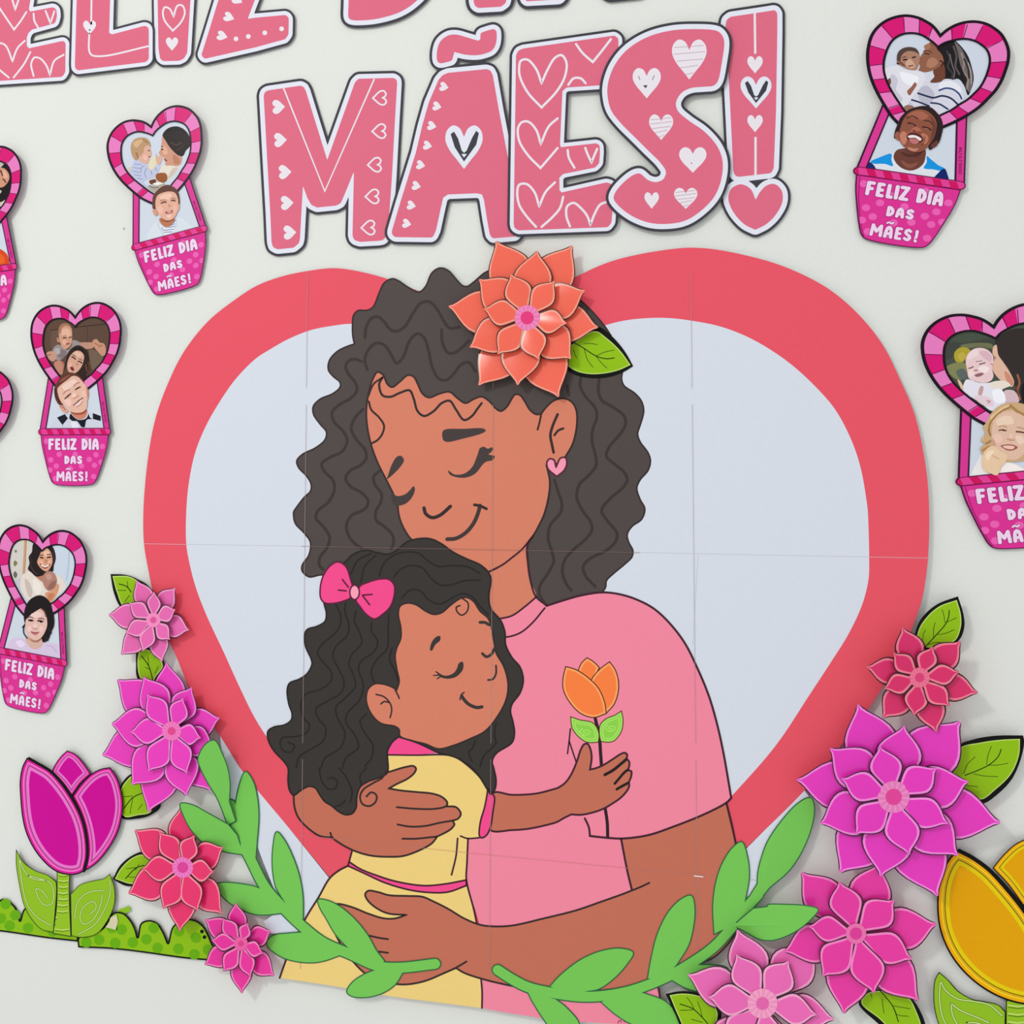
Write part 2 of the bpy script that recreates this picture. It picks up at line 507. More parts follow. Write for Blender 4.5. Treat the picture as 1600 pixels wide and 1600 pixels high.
def dec_e2(d):
    for s in ('-60,-40 10,70 88,185c 130,130 165,75', '60,-60 95,60c 125,-30', '210,85 215,130 240,175', '285,68 315,145c 340,70',
              '-40,265 30,280 78,382c 110,300 155,255', '-80,360 -10,430 55,485', '190,325 150,400 85,485',
              '210,475 195,400 215,360 250,365 290,410 312,470c 340,380 398,342'):
        d.stroke('@0,0 ' + s, 2.8, LH, 3)
letter('pink cut-out letter E with outlined hearts, next to the letter L',
       [(S('@0,0 -130,-390 -105,-405 360,-490 385,-470 385,-290 365,-262 215,-232 195,-205 190,0 180,58 190,72 330,45 352,55 356,100 345,145 200,185 178,205 167,235 167,285 180,302 395,255 410,268 408,450 390,480 -100,512 -125,495'), 'pink_face')],
       0.0018, white=6, dark=9.4, decor=dec_e2)
def dec_l(d):
    d.stroke('@0,0 575,-300 570,150', 2.8, LH, 3); d.fill(heart_path(560 / 4, 172 / 4, 20, 22), LH, 3)
    d.fill('@0,0 552,184c 568,184c 560,194c', LD, 4)
    d.stroke('@0,0 558,210 558,320 575,345 650,350 930,288', 2.8, LH, 3)
letter('pink cut-out letter L with a line and one small heart',
       [(S('@0,0 492,-480 510,-500 680,-530 695,-515 688,0 682,205 700,215 900,162 925,165 930,190 930,370 910,388 485,440 470,430 468,400'), 'pink_face')], 0.0028, white=6, dark=9.4, decor=dec_l)
def dec_i(d):
    d.stroke('@0,0 1085,103c 1060,55 1030,45 1018,80 1030,130 1080,192c 1130,140 1155,80 1140,35 1110,35', 2.8, LH, 3, closed=True)
    d.fill(heart_path(1075 / 4, 275 / 4, 19, 21), LH, 3); d.fill(heart_path(1085 / 4, -90 / 4, 19, 21), LH, 3)
letter('pink cut-out letter I between the letters L and Z',
       [(S('@0,0 995,-540 1015,-565 1190,-595 1205,-575 1190,0 1170,330 1150,365 1120,380 1020,382 1000,365 990,300 985,0'), 'pink_face')], 0.0020, white=6, dark=9.4, decor=dec_i)
def dec_z(d):
    for x, y, r in ((1432, 108, -70), (1390, 225, -75), (1485, 0, -60)):
        d.fill(heart_path(x / 4, y / 4, 15, 17, r), LH, 3)
    for x, y in ((1475, 243), (1552, 228), (1655, 205), (1760, 180)):
        d.disc(x / 4, y / 4, 3.7, LH, 3)
letter('pink cut-out letter Z with a row of white dots',
       [(S('@0,0 1440,-640 1465,-660 1800,-700 1815,-680 1815,-560 1800,-510 1600,-20 1548,118 1600,110 1790,93 1805,115 1803,215 1782,245 1600,295 1278,368 1258,345 1310,180 1365,0 1500,-380 1500,-420 1450,-420'), 'pink_face')], 0.0026, white=6.4, dark=10, decor=dec_z)
letter('pink cut-out letter D with only its curved bottom edge in sight',
       [(C('@1,0 580,-640c 850,-650 1010,-540 1085,-400 1100,-200 1060,-60 980,25 900,75 800,108 700,125 600,125 580,115 576,90 578,20')[:], 'pink_face')], 0.0024, white=7.5, dark=12)
letter('pink cut-out letter I standing just above the tilde',
       [(S('@1,0 1350,-720 1370,-745 1560,-770 1575,-750 1570,-20 1560,20 1530,42 1390,50 1368,38 1360,10'), 'pink_face')], 0.0024, white=7.5, dark=12.5)
letter('pink cut-out letter A with one foot showing above the letter E',
       [(S('@2,0 75,-10 90,8 295,-3 312,-20 340,-180 560,-210 590,-50 610,-35 800,-55 815,-75 640,-760 400,-740'), 'pink_face')], 0.0024, white=7.5, dark=12.5)

# ------------------------------------------------------------------ heart mural, printed on sheets
BU, CV, H0 = 0.0040, -0.0060, 0.0050
xa = Vector((1, -BU, 0)).normalized(); za = Vector((0, -CV, 1)); za = (za - xa * za.dot(xa)).normalized(); ya = za.cross(xa)
R = Matrix((xa, ya, za)).transposed().to_4x4()
MT = Thing('heart_mural', 'large red heart poster of a mother hugging her daughter, pieced together from printed sheets', 'mural',
           px=(830, 1560), M=Matrix.Translation((0, -H0, ZC)) @ R)
RED, PALE = (233, 82, 99), (216, 221, 231)
OUTER = smooth('@p 780,520c 730,485 690,466 655,455 600,434 550,422 520,419 483,423 440,432 400,447 362,472 325,502 287,550 262,600 242,657 230,725 224,800 225,850 232,892 240,930 255,980 275,1025 305,1095 344,1150 375,1200 400,1232 450,1292 516,1372 560,1425 640,1500c 1000,1480c 1100,1390 1170,1321 1257,1235 1310,1170 1355,1110 1375,1080 1405,1030 1425,982 1440,940 1447,900 1450,872 1452,810 1448,740 1430,650 1405,590 1380,540 1345,495 1300,455 1250,427 1200,408 1120,390 1080,387 1060,388 1000,397 950,410 905,430 850,460')
INNER = smooth('@p 780,600c 700,545 620,515 550,506 520,509 485,516 450,530 420,547 400,560 370,590 345,625 322,665 305,707 295,755 291,800 291,850 295,875 305,915 322,960 350,1020 375,1075 400,1125 440,1185 500,1270 640,1420c 1000,1410c 1090,1300 1142,1245 1200,1180 1225,1147 1262,1090 1300,1032 1325,992 1347,945 1357,905 1358,867 1356,800 1355,790 1345,732 1330,687 1305,640 1275,605 1237,570 1200,544 1165,525 1125,510 1080,501 1045,497 1012,497 975,501 940,510 860,540')
EXTRA = [smooth('@p 344,1150c 375,1200 400,1232 450,1292 516,1374c 470,1462 420,1458 412,1440 440,1420 405,1330 385,1272 362,1285 352,1240', True, True),
         smooth('@p 1130,1362c 1257,1235c 1268,1250 1262,1300 1215,1372 1165,1405', True, True)]
VS = [((481, 380), (468, 1640)), ((772, 380), (764, 1640)), ((1079, 380), (1092, 1640))]
HS = [((200, 848), (1460, 872)), ((200, 1272), (1300, 1380))]
def cut(loops, cell):
    """triangulated loops clipped to one sheet of the grid -> verts, faces in px"""
    bm = bmesh.new()
    vs = [bm.verts.new((p[0], p[1], 0)) for lp in loops for p in lp]
    for t in tessellate_polygon([[Vector((p[0], p[1], 0)) for p in lp] for lp in loops]):
        try: bm.faces.new([vs[i] for i in t])
        except ValueError: pass
    for (a, b), keep in cell:
        d = Vector((b[0] - a[0], b[1] - a[1], 0)); nrm = Vector((d.y, -d.x, 0)) * keep
        bmesh.ops.bisect_plane(bm, geom=bm.verts[:] + bm.edges[:] + bm.faces[:], plane_co=(a[0], a[1], 0), plane_no=nrm, clear_outer=True)
    bm.verts.index_update()
    r = [(v.co.x, v.co.y) for v in bm.verts], [[v.index for v in f.verts] for f in bm.faces]
    bm.free(); return r
def raw(T, vs, fs, rgb, lvl, name, parent, label=None):
    d = MB(T); m = d.slot(mat(rgb))
    for x, y in vs: d.vert(x, y, lvl * U)
    for f in fs: d.f.append(tuple(f)); d.mi.append(m)
    return d.build(name, parent, label)
for r in range(3):
    for c in range(4):
        cell = []
        if c > 0: cell.append((VS[c - 1], -1))
        if c < 3: cell.append((VS[c], 1))
        if r > 0: cell.append((HS[r - 1], 1))
        if r < 2: cell.append((HS[r], -1))
        dz = ((r * 3 + c * 2) % 4) * 0.35
        vs, fs = cut([OUTER], cell)
        if not fs: continue
        sh = raw(MT, vs, fs, PALE, dz, 'paper_sheet', MT.e, 'pale blue-grey printed sheet')
        vs, fs = cut([OUTER, INNER], cell)
        if fs: raw(MT, vs, fs, RED, dz + 0.7, 'heart_border', sh, 'red band of the printed heart')
for e in EXTRA:
    MB(MT).fill(e, PALE, -0.6).build('paper_margin')

LN, LN2 = (50, 36, 36), (62, 24, 40)
HAIR, HSTR, SKIN, ARM, BLO = (77, 68, 65), (55, 46, 43), (216, 127, 100), (197, 110, 86), (244, 136, 160)
# mother: skin first (the part), hair, face, blouse and the lines as its pieces
d = MB(MT)
NECK = '@2,2 130,150 95,210 100,330 115,430 150,530 80,590 0,647 @1,2 1520,668 1465,600 1450,370 1600,240'
d.fill(NECK, SKIN, 5)
ARMP = '@2,3 1340,215c 1200,287 1000,368 850,418 682,440c 720,640 750,765c 700,785 560,835 400,890 200,940 0,985 @1,3 1480,990 1400,980 1300,940 1200,880 1100,830 1040,805 950,800 830,795 760,775 700,768 682,790 700,830 760,880 830,910 940,918c 870,940 800,940 700,910 600,870 500,850 440,880 480,1000 540,1120 620,1225 690,1290 770,1330 870,1350 950,1352 1060,1330 1180,1280 1250,1250c 1300,1280 1420,1320 1600,1362 @2,3 200,1395 450,1398 700,1370 900,1310 1100,1240 1250,1190 1340,1110 1390,1040 1420,900 1440,700 1400,480'
HAND = '@1,3 830,25 930,-5 985,-12 1000,3 990,30 950,65 880,100 830,128c 900,140 1000,150 1100,160 1160,180 1195,215 1195,237c 1250,245 1280,285 1265,315 1230,333c 1240,350 1220,380 1150,420 1130,430c 1100,470 1020,515 920,550 830,555 720,548 620,520 540,480 470,435 400,425 330,380 265,310 240,240 235,165 300,50 600,-50 800,0'
d.fill(ARMP, ARM, 11); d.fill(HAND, ARM, 11)
moth = d.build('mother_figure', None, 'printed mother with eyes closed, curly dark hair and a pink blouse')
HP = '@1,2 420,395 330,405 287,365 290,330 330,270 340,190 300,130 245,70 235,0 @1,1 240,1590 300,1510 340,1470 345,1430 320,1380 265,1320 255,1280 290,1240 370,1200 430,1150 440,1100 400,1050 360,990 358,940 400,895 480,860 525,820 525,790 480,750 452,710 460,650 510,595 570,565 615,550c 605,500 603,430 610,370 640,340 690,340 730,320 770,230 800,170 850,142 890,155 950,195 1020,225 1060,190 1100,105 1150,75 1200,90 1250,145 1290,185 1320,190 1370,155 1430,105 1500,80 1600,110 @p 880,450 945,510 972,565 @2,1 690,720 685,770 700,810 770,860 810,910 823,970 800,1060 785,1110 800,1160 850,1230 865,1280 850,1340 800,1400 780,1450 800,1520 830,1580 @2,2 810,45 750,90 720,140 730,190 755,240 750,280 700,330 640,380 590,430 585,470 560,507c 440,520 330,550 215,585c 150,530 115,430 100,330 95,210c @p 700,910c 520,915c'
hp = smooth(HP)
d = MB(MT).fill(hp, HAIR, 2); d.stroke(hp, 2.6, LN, 2.6, closed=True); hair = d.build('hair', moth, 'long curly dark brown hair')
d = MB(MT)
for s in ('@1,1 680,510 690,440 720,390 760,380 800,410 840,460 880,470 930,440 980,360 1030,295 1080,285 1130,330 1170,400 1210,450 1270,445',
          '@1,1 695,710 680,650 700,590 750,545 800,555 840,610 880,670 920,630 960,530 1010,485 1050,510 1080,600 1100,690 1140,765 1190,775 1240,730 1280,680 1330,665 1370,720',
          '@1,1 1160,460 1165,540 1200,605 1240,605 1290,570 1330,530',
          '@1,1 660,660 620,645 580,655 560,690 580,740 620,790 630,840 590,890 520,930 475,980 490,1040 540,1090 570,1150 540,1220 460,1260 410,1300 430,1350 480,1400 490,1460 450,1540 385,1595 @1,2 375,40 420,90 460,160 440,230 400,280 395,330 420,360',
          '@1,1 668,958 620,1010 595,1080 630,1150 680,1210 690,1260 650,1310 590,1340 560,1390 590,1440 660,1480 700,1530 690,1570 655,1595 @1,2 600,20 565,80 580,150 620,200 660,225',
          '@1,1 770,1345 735,1380 745,1430 785,1490 775,1550 750,1590 @1,2 750,50 800,90 850,140 860,190 845,230',
          '@2,1 430,760 425,810 460,880 520,950 530,1010 505,1080 500,1160 520,1240 525,1310 480,1370 420,1430 405,1510 440,1590 @2,2 490,60 500,110 460,170 390,230 330,300 315,380 340,450 370,490',
          '@2,1 545,770 540,840 560,900 640,950 700,1000 710,1050 670,1120 610,1190 590,1250 640,1300 700,1350 720,1400 690,1450 610,1520 560,1590 @2,2 600,60 655,130 650,180 590,240 490,290 445,340 460,400 520,465',
          '@2,1 345,810 355,870', '@2,1 265,1400 290,1480 310,1540 305,1600 @2,2 240,80 225,160 250,250 260,310 220,390 175,460 170,510 210,580'):
    d.stroke(s, 4.6, HSTR, 3.2)
d.build('hair_strands', moth, kind='stuff')
HEAD = '@1,1 760,725 730,770 705,850 690,960 695,1060 720,1180 760,1290 815,1400 860,1490 885,1550 890,1600 @1,2 905,60 940,130 970,170 1060,250 1200,330 1350,390 1450,375 1540,330 @2,2 0,285 60,235 130,150 180,60 205,0 @2,1 232,1480 235,1400 215,1310c 275,1300 330,1260c 380,1170 405,1050 400,960 370,910 320,890 260,905 210,950 182,988c 150,990 110,960 80,910 50,870 20,865 0,890 @1,1 1570,940 1530,970 1495,950 1460,910 1410,880 1360,895 1310,920 1260,890 1210,850 1150,860 1080,885 1040,860 1010,800 985,755 950,745 900,785 850,820 820,800 795,745'
hd = smooth(HEAD)
d = MB(MT).fill(hd, SKIN, 6); d.stroke(hd, 2.8, LN, 6.6, closed=True); d.build('face', moth, 'brown face with an ear')
d = MB(MT)
for s, w in (('@1,1 790,760 770,800 790,870 840,880 900,855 960,840 985,890 1010,970 1050,1000 1110,970 1160,920 1210,905 1250,960 1300,1025 1350,1000 1380,960 1410,920', 3.6),
             ('@1,1 705,910 720,960 770,1010 800,1060 790,1110 760,1150 725,1170', 3.2), ('@1,1 790,760 735,800 700,880', 3.0),
             ('@2,1 285,990 255,1060 240,1120 250,1180 260,1228', 4.2), ('@2,1 265,1120 290,1090 320,1078', 3.6), ('@2,1 182,990 172,1040 160,1085', 3.0)):
    d.stroke(s, w, LN, 7.2)
d.build('baby_hair_and_ear_lines', moth, kind='stuff')
for nm, s in (('eyebrow', '@1,1 1165,1100 1180,1085 1300,1080 1420,1078 1437,1090 1420,1105 1300,1140 1190,1162 1170,1150'),
              ('eyebrow', '@1,1 925,1275 905,1248 880,1255 850,1300 825,1370 815,1398c 840,1380 900,1320'),
              ('closed_eye', '@1,1 1200,1340 1240,1365 1300,1360 1350,1320 1385,1240 1400,1200 1425,1192 1450,1205 1470,1195c 1485,1200 1470,1225 1450,1240c 1470,1245 1492,1250 1480,1275 1440,1285 1420,1300 1370,1360 1310,1385 1250,1382 1210,1365'),
              ('closed_eye', '@1,1 850,1480 880,1500 930,1490 960,1465 985,1438 993,1455 980,1500 940,1545 900,1560 870,1560 850,1530')):
    MB(MT).fill(s, (66, 56, 54), 7.4).build(nm, moth)
MB(MT).stroke('@1,2 1050,-25 1060,10 1100,35 1150,20 1215,-35', 5.4, LN, 7.4).build('nose', moth)
d = MB(MT).stroke('@1,2 1195,170 1250,165 1310,130 1360,70 1390,0 1400,-40', 6.0, (62, 50, 48), 7.4)
d.stroke('@1,2 1365,-45 1400,-38 1440,-20', 4.4, LN, 7.8).build('smile', moth)
er = smooth('@2,1 275,1320c 262,1275 235,1268 218,1290 225,1330 280,1378c 325,1340 342,1300 335,1262 305,1262')
MB(MT).fill(offset(er, 1.4), (86, 36, 54), 8).fill(offset(er, -1.4), (250, 152, 178), 8.5).build('heart_earring', moth, 'pink heart earring')
BL = '@1,2 1520,668c 1600,650 @2,2 80,592 150,532c 215,587c 330,550 440,520 560,503 650,510 760,540 880,600 980,690 1080,820 1160,980 1230,1150 1280,1320 1320,1500 @2,3 1370,187c 1340,217 1200,290 1000,370 850,420 690,441c 720,640 750,765c 830,1000 905,1370 925,1440 1010,1610c 700,1602 300,1575 0,1535 @1,3 1412,1500c 1400,1000 1300,700c 1300,0 @1,2 1480,1300 1480,900'
d = MB(MT).fill(BL, BLO, 8.2)
blouse = d.build('blouse', moth, 'pink round-necked blouse')
d = MB(MT)
for s, w in (('@2,2 215,587 330,550 440,520 560,503 650,510 760,540 880,600 980,690 1080,820 1160,980 1230,1150 1280,1320 1320,1500 @2,3 1370,187c 1340,217 1200,290 1000,370 850,420 690,441 600,437 487,425c 480,370 455,315', 3.3),
             ('@2,3 682,445 720,640 750,765', 3.2), ('@2,2 205,600 130,690 60,750 0,775 @1,2 1560,782', 2.8),
             ('@2,2 150,533 80,592 0,648 @1,2 1520,668', 2.8), ('@2,2 130,150 95,210 100,330 115,430 150,530 215,585', 2.8),
             ('@2,2 130,150 60,235 0,285 @1,2 1540,330 1450,375', 2.6),
             ('@2,2 365,1355 357,1430 347,1510', 2.4), ('@2,2 357,1430 380,1500 405,1575', 2.4), ('@2,3 918,1375 925,1440', 3)):
    d.stroke(s, w, LN2, 9)
d.build('blouse_lines', moth, kind='stuff')
d = MB(MT)
for s, w in ((ARMP.replace('@2,3 1340,215c 1200,287 1000,368 850,418 682,440c 720,640 750,765c', '@2,3 858,718 800,745 750,765') + ' 1340,220', 3.0),):
    d.stroke(s, w, LN, 11.8)
for s in ('830,25 930,-5 985,-12 1000,3 990,30 950,65 880,100 830,128c 900,140 1000,150 1100,160 1160,180 1195,215 1190,237 1120,255 1000,255 880,245',
          '1195,240 1250,245 1280,285 1265,315 1235,327 1150,342 1060,362 960,366 885,353',
          '1232,335 1240,350 1220,380 1150,420 1130,428 1080,434 1000,442 915,442',
          '1130,432 1100,470 1020,515 920,550 830,555 720,548 620,520 540,480 475,432 465,405', '475,435 400,425 330,380 265,310 240,240 235,165',
          '710,1048 760,1060 825,1070', '770,1148 825,1155', '1180,1280 1250,1248 1315,1210', '690,1290 770,1330 870,1350 950,1352 1060,1330 1180,1280'):
    d.stroke('@1,3 ' + s, 3.0, LN, 12)
d.stroke('@2,3 1370,187c 1340,217 1200,290 1000,370 850,420 690,441 600,437 487,425c', 3.3, LN2, 12)
d.stroke('@2,3 682,443 720,640 750,765', 3.2, LN2, 12); d.stroke('@2,3 1340,220 1370,340 1402,490', 3.2, LN2, 12)
d.build('hand_lines', moth, kind='stuff')

# tulip held by the girl
tul = MB(MT).stroke('@2,2 520,1290 545,1400 553,1500 560,1600', 5.2, (40, 22, 30), 9.3)
tul = tul.build('held_tulip', None, 'orange tulip with two green leaves held by the girl')
MB(MT).stroke('@2,3 582,250 595,340 598,432', 5.0, (40, 22, 30), 9.3).build('stem_end', tul)
OR = (252, 128, 60)
for k, s in enumerate(('468,910c 430,950 412,1020 450,1060 500,1060 547,972c 510,935', '610,935c 550,980 500,1040 490,1080 540,1150 590,1258c 640,1200 665,1120 665,1050 645,985',
                       '335,965c 318,1040 320,1110 360,1190 430,1260 510,1285 590,1260c 580,1190 540,1100 470,1030 400,985')):
    lp = smooth('@2,2 ' + s); z = 10 + k
    d = MB(MT).fill(offset(lp, 0.6), (70, 24, 20), z).fill(offset(lp, -1.0), (255, 165, 95), z + .3).fill(offset(lp, -4.0), OR, z + .6)
    d.build('petal', tul)
for k, s in enumerate(('365,1278c 375,1350 420,1410 470,1440 540,1440c 545,1390 520,1330 490,1310 430,1300', '685,1242c 695,1300 685,1370 640,1430 600,1440 555,1435c 545,1390 550,1330 590,1290 640,1270')):
    lp = smooth('@2,2 ' + s)
    d = MB(MT).fill(offset(lp, 0.5), (90, 30, 30), 9.6).fill(offset(lp, -.9), (140, 212, 70), 9.9)
    cx, cy = ((460, 1375), (620, 1350))[k]
    for a in (1.0, .62):
        d.stroke([(x, y) for x, y in offset(lp, -2.6 if a == 1 else -6.0)[0]], 1.1, (186, 238, 118), 10.2, closed=True)
    sp = [(800 + (cx + (4 + 3.3 * t) * math.cos(t)) / 4, 800 + (cy + (3 + 2.1 * t) * math.sin(t)) / 4) for t in np.arange(0, 11, .5)]
    d.stroke(sp, 1.0, (186, 238, 118), 10.2)
    d.build('leaf', tul)

# ------------------------------------------------------------------ daughter
GH, GS = (53, 48, 45), (33, 28, 27)
d = MB(MT)
GF = smooth('@1,2 890,640 900,590 940,570 1000,580 1060,620 1110,640 1160,630 1220,580 1280,540 1320,535 1360,560 1400,620 1450,665 1470,720 1490,830 1500,880 1550,970 1575,1080 1560,1180 1500,1290 1430,1370 1330,1420 1230,1460 1140,1480 1060,1450 980,1430 900,1400 895,1360 870,1340 780,1320 720,1260 690,1180 700,1110 740,1075 790,1075 840,1090 880,1112c 895,1060 880,980 870,900 880,850 905,790 905,720')
d.fill(GF, SKIN, 16); d.stroke(GF, 2.4, LN, 16.6, closed=True)
GA = smooth('@1,3 1480,158 1600,168 @2,3 150,160 270,130 @z870,1130,200 0,815 100,750 180,640 250,480 300,330 340,265 380,255 415,310 435,420 415,580c 480,565 570,530 700,450 800,385 850,370 880,395 870,445c 905,480 905,530 890,590c 930,600 930,660 900,740c 905,780 880,840 800,930 700,1000 600,1060 470,1110 300,1145 180,1140c 80,1190 0,1235 @2,3 200,360 100,380 0,388 @1,3 1462,385')
d.fill(GA, ARM, 11.4); d.stroke(GA, 3.0, LN2, 12, closed=True)
for s, w in (('600,645 700,590 800,510 870,450', 4.6), ('725,755 780,690 840,620 890,580', 4.0), ('750,825 820,785 895,745', 4.2)):
    d.stroke('@z870,1130,200 ' + s, w, (30, 18, 22), 12.4)
girl = d.build('daughter_figure', None, 'printed girl with eyes closed, wavy black hair and a yellow dress')
GHP = smooth('@1,2 550,320 600,270 680,240 760,255 820,265 880,240 940,190 1010,168 1090,168 1160,200 1230,250 1320,295 1400,330 1450,375 1468,420 1455,520 1465,600 1530,680 1555,750 1560,830 1600,910 @2,2 50,970 70,1050 50,1130 0,1200 @1,2 1590,1245 1605,1310 @2,2 15,1380 0,1440 @1,2 1500,1510 1475,1560 1485,1600 @1,3 1500,80 1490,140 1465,165c 1440,125 1400,60 1340,-10 @1,2 1250,1535 1140,1505c 1000,1440 890,1405c 850,1440 820,1500 @1,3 822,-60 820,30 770,60 700,85 650,120 630,180 625,250 600,285 560,292 520,275 470,235 430,210 400,170 370,125 330,115 280,140 235,170 210,140 200,80 200,0 @1,2 175,1560 110,1490 75,1420 75,1370 110,1345 180,1330 220,1300 225,1260 205,1200 195,1110 210,1070 270,1045 320,1010 350,950 345,920 310,840 303,770 320,735 380,715 430,685 440,640 425,570 405,480 430,400')
d = MB(MT).fill(GHP, GH, 13); d.stroke(GHP, 2.6, GS, 13.6, closed=True)
for s in ('500,580 530,650 520,720 480,770 410,830 385,880 420,940 470,1000 465,1060 400,1110 310,1140 280,1200 300,1290 335,1330 310,1385 230,1405 170,1410 150,1440 170,1490 220,1500 240,1460 200,1440',
          '560,570 555,620 580,700 570,770 500,840 480,900 510,970 550,1060 530,1130 450,1180 375,1230 390,1290 435,1350 420,1430 330,1490 270,1530 250,1600',
          '625,620 615,680 650,760 660,820 600,890 580,950 610,1020 620,1090 560,1160 500,1220 510,1290 555,1380 530,1470 430,1540 405,1600',
          '725,690 720,740 760,810 740,870 660,930 640,980 670,1080 650,1170 570,1260 560,1310 620,1400 640,1470 560,1540 540,1600',
          '830,640 825,730 820,850 750,930 720,1000 740,1070', '850,850 835,920 870,1000 890,1060', '690,1260 650,1310 680,1380 730,1460 720,1540 680,1590',
          '590,390 640,300 720,260', '655,440 680,340 750,270', '770,400 800,320 860,270 940,250 1020,260 1080,310 1140,340 1230,335 1330,345 1400,385',
          '860,410 900,360 970,335 1040,350 1090,410 1150,455 1220,455 1300,430 1400,425', '910,540 960,490 1020,490 1080,550 1150,575 1220,540 1290,510 1350,530 1400,590 1450,640',
          '1370,1430 1350,1480 1330,1500 1350,1560', '1500,1320 1490,1400 1500,1440 1420,1530 1400,1590',
          '395,1600 410,1680 450,1730 490,1730 510,1690 480,1660 450,1665', '520,1600 570,1670 600,1750 590,1810', '690,1600 650,1650 660,1710', '490,1840 530,1830 560,1800'):
    d.stroke('@1,2 ' + s, 2.5, GS, 14.2)
d.stroke('@1,3 815,15 790,60 730,95 670,135 650,180 665,225 710,238 748,210 752,170 720,152 690,178', 2.8, LN, 14.4)
d.build('hair', girl, 'long wavy black hair with curled ends')
d = MB(MT).fill('@1,2 1150,775 1135,775 1100,810 1088,865 1098,868 1120,830 1152,800', GH, 17.2)
d.stroke('@1,2 1400,690 1430,690 1455,705', 4.6, GH, 17.2).build('eyebrow', girl)
d = MB(MT).fill('@1,2 1128,1000 1180,1023 1230,1010 1255,980 1268,945 1290,935 1297,955 1290,990 1250,1030 1200,1042 1150,1030', GH, 17.2)
d.stroke('@1,2 1110,1022 1145,1020', 2, GH, 17.4); d.stroke('@1,2 1132,1042 1155,1028', 2, GH, 17.4); d.stroke('@1,2 1125,998 1140,1008', 2, GH, 17.4)
d.stroke('@1,2 1415,885 1440,905 1470,890 1492,850', 4.4, GH, 17.2).build('closed_eyes', girl)
d = MB(MT).stroke('@1,2 1500,960 1500,1010 1480,1045 1450,1050', 3, GH, 17.2); d.build('nose', girl)
d = MB(MT).stroke('@1,2 1285,1150 1300,1172 1330,1202 1380,1222 1412,1218', 5.2, GH, 17.2); d.stroke('@1,2 1275,1172 1285,1140 1300,1128', 2.4, GH, 17.6).build('smile', girl)
d = MB(MT)
for s in ('750,1140 800,1155 840,1200 848,1240 838,1285', '780,1200 800,1185 830,1190', '870,1115 885,1140 895,1165', '1290,540 1325,570 1320,620 1285,645 1255,620 1252,595 1275,585'):
    d.stroke('@1,2 ' + s, 2.4, LN, 17.2)
d.build('ear_and_curl_lines', girl, kind='stuff')
PK, PKL = (246, 72, 140), (252, 160, 182)
d = MB(MT)
for s in ('605,480 590,420 560,340 510,312 460,340 420,400 402,470 405,540 430,568 490,570 550,555 590,535', '650,465 700,440 770,420 830,422 862,455 865,510 840,590 790,640 740,668 690,640 650,590 625,550'):
    lp = smooth('@1,2 ' + s); d.fill(lp, PK, 18); d.stroke(lp, 2.4, (96, 20, 58), 18.6, closed=True)
d.fill([(400 + (616 + 30 * math.cos(a)) / 4, 800 + (502 + 45 * math.sin(a)) / 4) for a in np.arange(0, 6.28, .35)], PKL, 19)
d.stroke([(400 + (616 + 30 * math.cos(a)) / 4, 800 + (502 + 45 * math.sin(a)) / 4) for a in np.arange(0, 6.28, .35)], 2.4, (96, 20, 58), 19.4, closed=True)
for s in ('540,422 577,470', '515,488 563,493', '665,520 725,515', '668,525 710,580'):
    d.stroke('@1,2 ' + s, 2.6, (96, 20, 58), 19)
d.build('hair_bow', girl, 'hot pink hair bow')
DR = smooth('@1,2 820,1520c 1000,1520 1200,1520 1260,1540 1340,1600 @1,3 1400,60 1445,125 1450,150 1430,230 1400,320 1395,432c 1325,440c 1315,700c 1360,880 1380,975 1405,1150 1415,1320c 1412,1500c 1100,1460 800,1420 500,1365 148,1312c 190,1195 310,940 390,810 460,690 520,640 575,612c 600,520 640,300 820,30')
MB(MT).fill(DR, (242, 209, 126), 9.6).build('dress', girl, 'yellow dress')
MB(MT).fill('@1,2 890,1405 980,1430 1060,1460 1142,1506c 1000,1516 830,1516c 820,1500 850,1440', PK, 10).build('collar', girl, 'hot pink collar')
MB(MT).fill('@1,3 585,588c 650,630 750,670 880,710 1050,735 1180,725 1315,700c 1315,735c 1200,775 1080,778 950,760 800,715 680,660 575,612', PK, 10).build('belt', girl, 'hot pink belt')
MB(MT).fill('@1,3 1450,130 1475,160 1490,180 1480,280 1465,370 1440,420 1410,437 1397,425 1400,350 1430,240 1445,160', PK, 12.6).build('sleeve_cuff', girl, 'hot pink sleeve cuff')
d = MB(MT)
for s, w in (('@1,2 820,1518 1000,1520 1200,1520 1260,1540 1340,1600 @1,3 1400,60 1445,125', 2.6), ('@1,2 890,1405 980,1430 1060,1460 1142,1506', 2.6),
          ('@1,3 585,588 650,630 750,670 880,710 1050,735 1180,725 1315,700c 1315,735c 1200,775 1080,778 950,760 800,715 680,660 575,612c 600,520', 2.8),
          ('@1,3 1278,425 1320,440 1395,436', 2.6), ('@1,3 1260,440 1250,550 1222,668', 2.8), ('@1,3 1325,440 1318,600 1315,700 1360,880 1380,975', 2.8),
          ('@1,3 148,1312 190,1195 310,940 390,810 460,690 520,640 575,612', 3.0), ('@1,3 1405,1300 1413,1400 1412,1500', 2.8)):
    d.stroke(s, w, LN2, 10.6)
cuff = smooth('@1,3 1450,130 1475,160 1490,180 1480,280 1465,370 1440,420 1410,437 1397,425 1400,350 1430,240 1445,160')
d.stroke(cuff, 2.6, LN2, 13.0, closed=True)
d.build('dress_lines', girl, kind='stuff')

